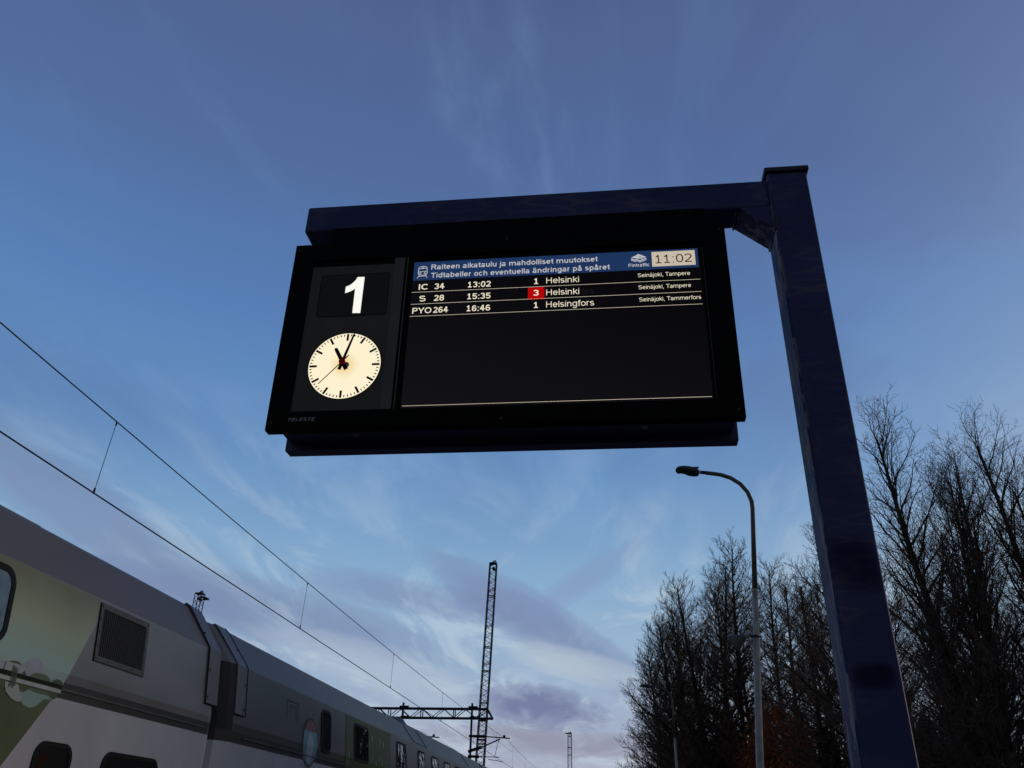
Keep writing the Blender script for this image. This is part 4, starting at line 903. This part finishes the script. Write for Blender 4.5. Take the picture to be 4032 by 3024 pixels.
# horn loudspeaker
ls = thing('loudspeaker', (2.50, 15.88, 4.87), 'grey horn loudspeaker with looped white cable clamped to the nearest lamp pole', 'loudspeaker')
mb = MB(); 
ringn = 16
def ringp(c, d, r): 
    d = Vector(d).normalized(); u = d.cross(Vector((0, 0, 1))).normalized(); w = u.cross(d)
    return [Vector(c) + (u * math.cos(2 * math.pi * k / ringn) + w * math.sin(2 * math.pi * k / ringn)) * r for k in range(ringn)]
dd = Vector((-.80, .42, -.42)).normalized(); nb_ = Vector((-.12, -.05, .0)); sec = []
for s_, r_ in ((0, .03), (.05, .05), (.12, .08), (.20, .125), (.27, .165), (.28, .172)): sec += ringp(nb_ + dd * s_, dd, r_)
for s_, r_ in ((.275, .158), (.15, .06), (.09, .02)): sec += ringp(nb_ + dd * s_, dd, r_)
nr = 9; fs = [(i * ringn + k, i * ringn + (k + 1) % ringn, (i + 1) * ringn + (k + 1) % ringn, (i + 1) * ringn + k) for i in range(nr - 1) for k in range(ringn)] + [tuple(range(ringn))]
mb.add(sec, fs).build('horn', mat('horn_grey', (.10, .10, .10), .5), ls, smooth=True)
MB().tube([nb_ + dd * .02, nb_ - dd * .10], .038, 10).build('driver', mat('driver_pale', (.42, .42, .40), .5), ls)
MB().box(-.09, .10, -.02, .02, -.02, .015).build('clamp_arm', MT['steeld'], ls)
MB().tube([(.085 * math.cos(a) + .085, .085 * math.sin(a) + .12, 0) for a in [2 * math.pi * k / 12 for k in range(13)]], .010, 6).build('pole_strap', MT['steeld'], ls)
cp = [(-.07, -.03, .09), (-.125, -.04, .07), (-.13, -.04, .0), (-.11, -.04, -.06), (-.07, -.04, -.11), (-.02, -.04, -.13), (.03, -.02, -.12), (.065, .02, -.10), (.08, .03, -.06)]
MB().tube(cp, .007, 6).build('cable', mat('white_cable', (.5, .5, .48), .5), ls, smooth=True)

# ------------------------------------------------------------------ trees
def seg_mesh(name, segs, sides, mats, parent, smooth=False):
    """segs: list of (p0, p1, r0, r1)"""
    if not segs: return None
    A = np.array([(*s[0], *s[1], s[2], s[3]) for s in segs], dtype=np.float32)
    p0, p1, r0, r1 = A[:, 0:3], A[:, 3:6], A[:, 6], A[:, 7]
    d = p1 - p0; d /= np.maximum(np.linalg.norm(d, axis=1, keepdims=True), 1e-6)
    ref = np.where(np.abs(d[:, 2:3]) < .9, np.array([[0, 0, 1.]]), np.array([[1., 0, 0]]))
    u = np.cross(d, ref); u /= np.maximum(np.linalg.norm(u, axis=1, keepdims=True), 1e-6); w = np.cross(u, d)
    n = len(segs); V_ = np.zeros((n, 2 * sides, 3), np.float32)
    for k in range(sides):
        a = 2 * math.pi * k / sides; o = u * math.cos(a) + w * math.sin(a)
        V_[:, k] = p0 + o * r0[:, None]; V_[:, sides + k] = p1 + o * r1[:, None]
    base = (np.arange(n) * 2 * sides)[:, None, None]
    q = np.array([[k, (k + 1) % sides, sides + (k + 1) % sides, sides + k] for k in range(sides)])[None]
    F = (base + q).reshape(-1).astype(np.int32); nfc = n * sides
    me = bpy.data.meshes.new(name); me.vertices.add(n * 2 * sides); me.vertices.foreach_set('co', V_.reshape(-1))
    me.loops.add(len(F)); me.loops.foreach_set('vertex_index', F)
    me.polygons.add(nfc); me.polygons.foreach_set('loop_start', np.arange(0, len(F), 4, dtype=np.int32)); me.polygons.foreach_set('loop_total', np.full(nfc, 4, np.int32))
    if smooth: me.polygons.foreach_set('use_smooth', np.ones(nfc, dtype=bool))
    me.materials.append(mats); me.update(calc_edges=True)
    o = bpy.data.objects.new(name, me); col.objects.link(o); o.parent = parent; return o
def rvec(rn):
    while True:
        v = Vector((rn.uniform(-1, 1), rn.uniform(-1, 1), rn.uniform(-1, 1)))
        if .05 < v.length < 1: return v.normalized()
def grow_branch(rn, p, d, ln, r0, nseg, up, wob, out):
    pts = [p.copy()]; d = d.normalized(); s = ln / nseg
    for i in range(nseg):
        d = (d + Vector((0, 0, up)) + rvec(rn) * wob).normalized(); q = pts[-1] + d * s
        ra = r0 * (1 - .85 * i / nseg); rb = r0 * (1 - .85 * (i + 1) / nseg); out.append((pts[-1], q, ra, rb)); pts.append(q)
    return pts
def along(pts, t):
    f = t * (len(pts) - 1); i = min(int(f), len(pts) - 2); return pts[i].lerp(pts[i + 1], f - i), (pts[i + 1] - pts[i]).normalized()
def tree(name, label, cat, group, base, H, crown, seed, nlimb=44, first=.12, ang=(15, 62), lean=(0, 0), up=.10, subs=15, twigs=10, tw=(.25, .55), r_tr=.16, trk_up=1.0, wob=.12, tr=.0055, twm='twig', stems=1, prof=None, spread=0.0):
    rn = random.Random(seed); t = thing(name, base, label, cat, group)
    for sidx in range(stems):
        trunk = []; az0 = rn.uniform(0, 6.28); sd = Vector((math.cos(az0) * spread, math.sin(az0) * spread, 1)) if stems > 1 else Vector((lean[0] / H, lean[1] / H, 1))
        if stems > 1: sd = Vector((lean[0] / H + (sidx - (stems - 1) / 2) * spread, lean[1] / H + rn.uniform(-.1, .1), 1))
        Hs = H * (1 if sidx == 0 else rn.uniform(.78, .97)); r_s = r_tr * (1 if sidx == 0 else .75)
        pts = grow_branch(rn, Vector((rn.uniform(-.15, .15) if sidx else 0, 0, 0)), sd, Hs, r_s, 14, .04, .035, trunk)
        # rescale so the top comes to Hs
        seg_mesh('trunk', trunk, 8, MT['bark'], t, True)
        limbs, sub, tg = [], [], []
        nl = nlimb if sidx == 0 else int(nlimb * .65)
        for i in range(nl):
            u = first + (1 - first) * ((i + rn.random()) / nl) ** .92
            p, td = along(pts, min(u, .995)); az = i * 2.39996 + rn.uniform(-.5, .5)
            f = (u - first) / (1 - first); pf = prof(f) if prof else (.55 + .45 * math.sin(math.pi * min(1, f * 1.2 + .12))) * (1 - f) ** .55
            ln = max(.45, crown * pf * rn.uniform(.7, 1.15)); el = R(ang[0] + (ang[1] - ang[0]) * f + rn.uniform(-10, 10))
            d = Vector((math.cos(az) * math.cos(el), math.sin(az) * math.cos(el), math.sin(el))); rl = max(.010, r_s * (1 - .8 * u) * .42)
            lp = grow_branch(rn, p, d, ln, rl, 6, up, wob, limbs)
            ns = max(4, int(subs * ln / crown + 2))
            for j in range(ns):
                v = .12 + .88 * (j + rn.random()) / ns; q, ld = along(lp, min(v, .99))
                side = ld.cross(rvec(rn)).normalized(); sl = (.22 + .42 * ln * (1 - .65 * v)) * rn.uniform(.6, 1.1)
                spt = grow_branch(rn, q, ld * .75 + side * .75 + Vector((0, 0, .15)), sl, max(tr * 1.35, rl * .38 * (1 - .6 * v)), 3, up * .9, wob, sub)
                nt_ = max(3, int(twigs * min(1.3, sl / .8)))
                for k in range(nt_):
                    x = .1 + .9 * (k + rn.random()) / nt_; tp, tdv = along(spt, min(x, .99)); sv = tdv.cross(rvec(rn)).normalized()
                    l = rn.uniform(*tw) * (1.1 - .5 * x); dv = (tdv * .8 + sv * .8 + Vector((0, 0, .18))).normalized(); mid = tp + dv * l * .55
                    dv2 = (dv + rvec(rn) * .3 + Vector((0, 0, .15))).normalized(); e = mid + dv2 * l * .45
                    tg.append((tp, mid, tr, tr * .8)); tg.append((mid, e, tr * .8, tr * .45))
        # split the largest limbs off as single parts, keep the rest joined
        chunks = [limbs[i:i + 6] for i in range(0, len(limbs), 6)]
        for c_ in chunks[:]: seg_mesh('limb', c_, 5, MT['limb'], t, True)
        o = seg_mesh('branches', sub, 3, MT['limb'], t); o['kind'] = 'stuff'
        o = seg_mesh('twigs', tg, 3, MT[twm], t); o['kind'] = 'stuff'
    return t
GL = 'bare larches beyond the platform'
BZ = -.75
def children_of(o): return [c for c in bpy.data.objects if c.parent == o]
KIDS = {}
def tree_copy(src, label, loc, scale, rot, group):
    """another tree of the same growth, turned and scaled; parts copied one by one"""
    c = src.copy(); col.objects.link(c); c.location = loc; c.rotation_euler = (0, 0, rot); c.scale = scale; c['label'] = label; c['group'] = group
    if src.name not in KIDS: KIDS[src.name] = children_of(src)
    for k in KIDS[src.name]:
        d = k.copy(); col.objects.link(d); d.parent = c
    return c
def larch_prof(f): return (.5 + .5 * min(1, f * 3 + .3)) * (1 - f ** 1.5) ** .8 * .9 + .26
LSET = dict(nlimb=80, first=.08, ang=(4, 50), up=.075, subs=21, twigs=10, tw=(.12, .32), r_tr=.22, tr=.0085, wob=.10, prof=larch_prof)
L0 = tree('larch_tree', 'tallest bare larch just left of the nearest lamp pole', 'tree', GL, (6.7, 50, BZ), 17.6, 4.3, 1, lean=(.2, 0), **LSET)
L1 = tree('larch_tree', 'bare larch with pointed top, next left of the tallest larch', 'tree', GL, (5.7, 52, BZ), 17.1, 4.0, 2, lean=(.3, 0), **LSET)
L2 = tree('larch_tree', 'leftmost bare larch of the group beside the line', 'tree', GL, (2.9, 55, BZ), 12.6, 3.3, 6, lean=(-.9, 0), **{**LSET, 'nlimb': 80})
for (src, x, y, sc_, rot, lab) in [
    (L1, 4.85, 50, (.95, .95, .92), 2.1, 'bare larch in the middle of the left group'),
    (L0, 4.25, 54, (.92, .92, .86), 3.9, 'bare larch behind the farther lamp arm'),
    (L2, 3.5, 51, (1, 1, 1.06), 1.2, 'low bare larch left of the farther lamp'),
    (L2, 2.0, 58, (.85, .85, .74), 3.4, 'smallest bare larch at the foot of the left group'),
    (L0, 8.95, 51, (.9, .9, .955), 1.3, 'bare larch directly behind the nearest lamp pole'),
    (L1, 10.4, 53, (1.0, 1.0, .93), 4.4, 'bare larch right of the nearest lamp pole above the rusty tree'),
    (L1, 6.4, 54, (1.0, 1.0, .97), 1.1, 'bare larch just behind the tallest larch'),
    (L2, 3.9, 56, (1.05, 1.05, 1.18), 5.1, 'bare larch behind the head of the farther lamp'),
    (L0, 8.0, 55, (.95, .95, .91), 3.0, 'bare larch behind the pole joint of the nearest lamp'),
    (L1, 11.0, 46, (.95, .95, .78), 3.3, 'lower bare larch filling in left of the blue post'),
    (L1, 12.4, 55, (1.0, 1.0, .98), .7, 'rearmost bare larch beside the blue post'),
    (L0, 9.6, 44, (.95, .95, .78), 5.3, 'bare larch between the blue post and lamp, farther back'),
    (L1, 5.2, 62, (1.05, 1.05, .85), 5.0, 'rear bare larch low in the middle of the left group')]:
    tree_copy(src, lab, (x, y, BZ), sc_, rot, GL)
L3 = tree('larch_tree', 'dense bare larch half hidden behind the blue post, twigs reaching left', 'tree', GL, (8.3, 34, BZ), 13.5, 3.7, 21, lean=(.2, 0), **{**LSET, 'nlimb': 74, 'tr': .0075, 'up': .09, 'ang': (5, 58)})
tree_copy(L3, 'dense bare larch fully beside the right edge of the blue post', (11.5, 36, BZ), (1, 1, .92), 2.5, GL)
GR = 'bare broadleaf trees right of the blue post'
def bprof(f): return .50 * (1 - f) ** .6 + .42
BSET = dict(nlimb=62, first=.14, ang=(36, 66), up=.05, subs=15, twigs=8, tw=(.16, .40), tr=.0050, twm='twig2', wob=.15, prof=bprof)
B0 = tree('broadleaf_tree', 'bare many-stemmed tree immediately right of the blue post', 'tree', GR, (8.6, 22, BZ), 12.2, 3.4, 31, lean=(.3, 0), r_tr=.19, stems=4, spread=.062, **BSET)
B1 = tree('broadleaf_tree', 'bare tree with straight dark trunk near the right picture edge', 'tree', GR, (11.3, 22.5, BZ), 12.2, 3.4, 32, lean=(-.6, 0), r_tr=.20, stems=3, spread=.07, **{**BSET, 'nlimb': 52})
B2 = tree('broadleaf_tree', 'slender leaning bare tree between the two large right trees', 'tree', GR, (8.75, 23.5, BZ), 11.2, 2.2, 33, lean=(1.9, 0), r_tr=.09, **{**BSET, 'nlimb': 34, 'first': .3})
tree_copy(B0, 'bare many-stemmed tree close behind the one beside the blue post', (9.5, 25, BZ), (.9, .9, .97), 2.0, GR)
tree_copy(B0, 'bare many-stemmed tree just inside the right picture edge', (12.6, 25, BZ), (.95, .95, 1.0), 3.6, GR)
tree_copy(B1, 'bare tree cut by the right picture edge', (13.0, 23, BZ), (1, 1, .98), 2.0, GR)
GBk = 'bare trees in the back row'
for (src, x, y, sc_, rot, lab) in [
    (B0, 10.6, 30, (1, 1, .72), 1.0, 'mid-distance bare tree behind the many-stemmed tree'),
    (B0, 16.2, 32, (1, 1, .9), 4.1, 'mid-distance bare tree behind the right picture edge'),
    (B1, 12.2, 38, (1.1, 1.1, .85), 5.0, 'farther bare tree showing beside the blue post low down'),
    (B1, 19.4, 41, (1.1, 1.1, .9), .4, 'farther bare tree at the right edge'),
    (B1, 19.5, 50, (1.2, 1.2, 1.0), 1.9, 'rear bare tree behind the leaning stem'),
    (B0, 24.5, 52, (1.2, 1.2, 1.12), 5.9, 'rear bare tree at the right edge')]:
    tree_copy(src, lab, (x, y, BZ), sc_, rot, GBk)
# rusty-leaved young tree and dark evergreens as leaf faces
def leaf_cloud(name, parent, m, n, fn, size, seed, stuff=True):
    rg_ = np.random.default_rng(seed); C_ = fn(rg_, n); n = len(C_)
    a = rg_.normal(size=(n, 3)); a /= np.linalg.norm(a, axis=1, keepdims=True); b_ = np.cross(a, rg_.normal(size=(n, 3))); b_ /= np.linalg.norm(b_, axis=1, keepdims=True)
    s = size * rg_.uniform(.5, 1.3, (n, 1)); V_ = np.stack([C_ - a * s, C_ + b_ * s * .5, C_ + a * s, C_ - b_ * s * .5], 1).reshape(-1)
    me = bpy.data.meshes.new(name); me.vertices.add(4 * n); me.vertices.foreach_set('co', V_.astype(np.float32)); me.loops.add(4 * n); me.loops.foreach_set('vertex_index', np.arange(4 * n, dtype=np.int32))
    me.polygons.add(n); me.polygons.foreach_set('loop_start', np.arange(0, 4 * n, 4, dtype=np.int32)); me.polygons.foreach_set('loop_total', np.full(n, 4, np.int32)); me.materials.append(m); me.update(calc_edges=True)
    o = bpy.data.objects.new(name, me); col.objects.link(o); o.parent = parent
    if stuff: o['kind'] = 'stuff'
    return o
def clumps(cent, rad, hgt):
    def f(rg_, n):
        k = max(12, n // 90); z = rg_.uniform(.05, 1, k); w = np.sin(np.pi * np.clip(z * .8 + .2, 0, 1)) ** .6; a = rg_.uniform(0, 6.28, k); r_ = rad * w * np.sqrt(rg_.uniform(0.05, 1, k))
        cc = np.stack([r_ * np.cos(a), r_ * np.sin(a), z * hgt], 1); idx = rg_.integers(0, k, n); return cc[idx] + rg_.normal(size=(n, 3)) * (rad * .14)
    return f
rt = tree('copper_tree', 'rusty brown-leaved young tree low behind the nearest lamp pole', 'tree', None, (7.3, 43, BZ), 8.0, 2.3, 51, nlimb=30, first=.1, ang=(20, 60), subs=9, twigs=5, tr=.007, r_tr=.08)
leaf_cloud('leaves', rt, MT['rust'], 15000, clumps(0, 2.3, 7.6), .07, 5)
def cone(rad, hgt):
    def f(rg_, n):
        t_ = rg_.uniform(0, 1, n) ** .7; z = hgt * (1 - t_) * .96 + .3; a = rg_.uniform(0, 6.28, n); tier = .75 + .25 * np.sin(z * 9 + a * 2); r_ = rad * t_ * tier * np.sqrt(rg_.uniform(.25, 1, n)) + .05
        return np.stack([r_ * np.cos(a), r_ * np.sin(a), z - r_ * .15], 1)
    return f
spr = [(8.9, 26, 4.6, 1.7), (10.6, 27, 5.2, 1.9), (12.4, 26, 4.7, 1.8), (14.2, 28, 5.2, 2.0), (9.8, 30, 5.6, 1.9), (7.7, 28, 4.6, 1.6), (12.0, 31, 5.9, 2.1), (8.2, 37, 6.0, 2.0), (10.2, 37, 6.6, 2.2), (5.2, 47, 5.6, 2.0), (7.0, 47.5, 6.2, 2.1), (3.2, 49, 5.0, 1.8)]
spr += [(8.0, 64, 9.0, 2.6), (10.6, 66, 9.6, 2.8), (13.4, 68, 9.8, 2.9), (5.6, 66, 8.0, 2.5), (16.5, 66, 9.4, 2.8), (9.0, 78, 10.6, 3.2), (6.2, 80, 9.8, 3.0), (12.4, 80, 11, 3.2), (8.6, 94, 12, 3.6), (12, 96, 12, 3.6), (9.5, 110, 13, 4), (10, 130, 15, 4.5), (15, 135, 16, 5), (9, 155, 17, 5), (14, 165, 18, 5.5), (10, 190, 19, 6), (17, 200, 20, 6.5), (14, 47, 6.5, 2.4), (17.5, 46, 6.6, 2.4), (13.2, 35, 6.3, 2.2), (16, 34, 6.2, 2.2), (3.9, 64, 6.4, 2.2)]  # the farthest rows are added so the coach windows reflect something dark
pos = ['right of the blue post', 'under the leaning stem', 'below the right trunk', 'at the right edge', 'behind the post-side bush', 'partly behind the blue post', 'taller one in the rear right', 'between lamp and post', 'just left of the blue post', 'under the middle larches', 'under the tallest larch', 'under the left larches'] + ['far row behind the tallest larch', 'far row behind the lamp pole', 'far row right of the lamp pole', 'far row behind the middle larches', 'far row behind the blue post', 'second far row behind the tallest larch', 'second far row, left', 'second far row, right of the lamp pole', 'third far row behind the tallest larch', 'third far row, right of the lamp pole', 'alone behind the third far row', 'fourth far row, left, added for the window reflections', 'fourth far row, right, added for the window reflections', 'fifth far row, left, added for the window reflections', 'fifth far row, right, added for the window reflections', 'rearmost pair, left, added for the window reflections', 'rearmost pair, right, added for the window reflections'] + ['rear right undergrowth', 'rear undergrowth at the edge', 'mid right undergrowth', 'mid undergrowth at the edge', 'leftmost of the far row']
me_cache = None
for (x, y, h_, r_), p_ in zip(spr, pos):
    st_ = thing('spruce_tree', (x, y, BZ), 'small dark evergreen in the undergrowth, ' + p_, 'tree', 'dark evergreens under the bare trees')
    st_.rotation_euler[2] = x * 2.1
    if me_cache is None:
        me_cache = leaf_cloud('needles', st_, MT['needle'], 20000, cone(1.0, 1.0 * 2.7), .045, 9)
        tk = MB().tube([(0, 0, 0), (0, 0, 2.65)], [.05, .01], 6).build('trunk', MT['bark'], st_); trunk_c = tk
    else:
        for o_ in (me_cache, trunk_c):
            c_ = o_.copy(); col.objects.link(c_); c_.parent = st_
    st_.scale = (r_, r_, h_ / 2.7)

# render quality settings used when the scene is rendered directly
sc.cycles.max_bounces = 6
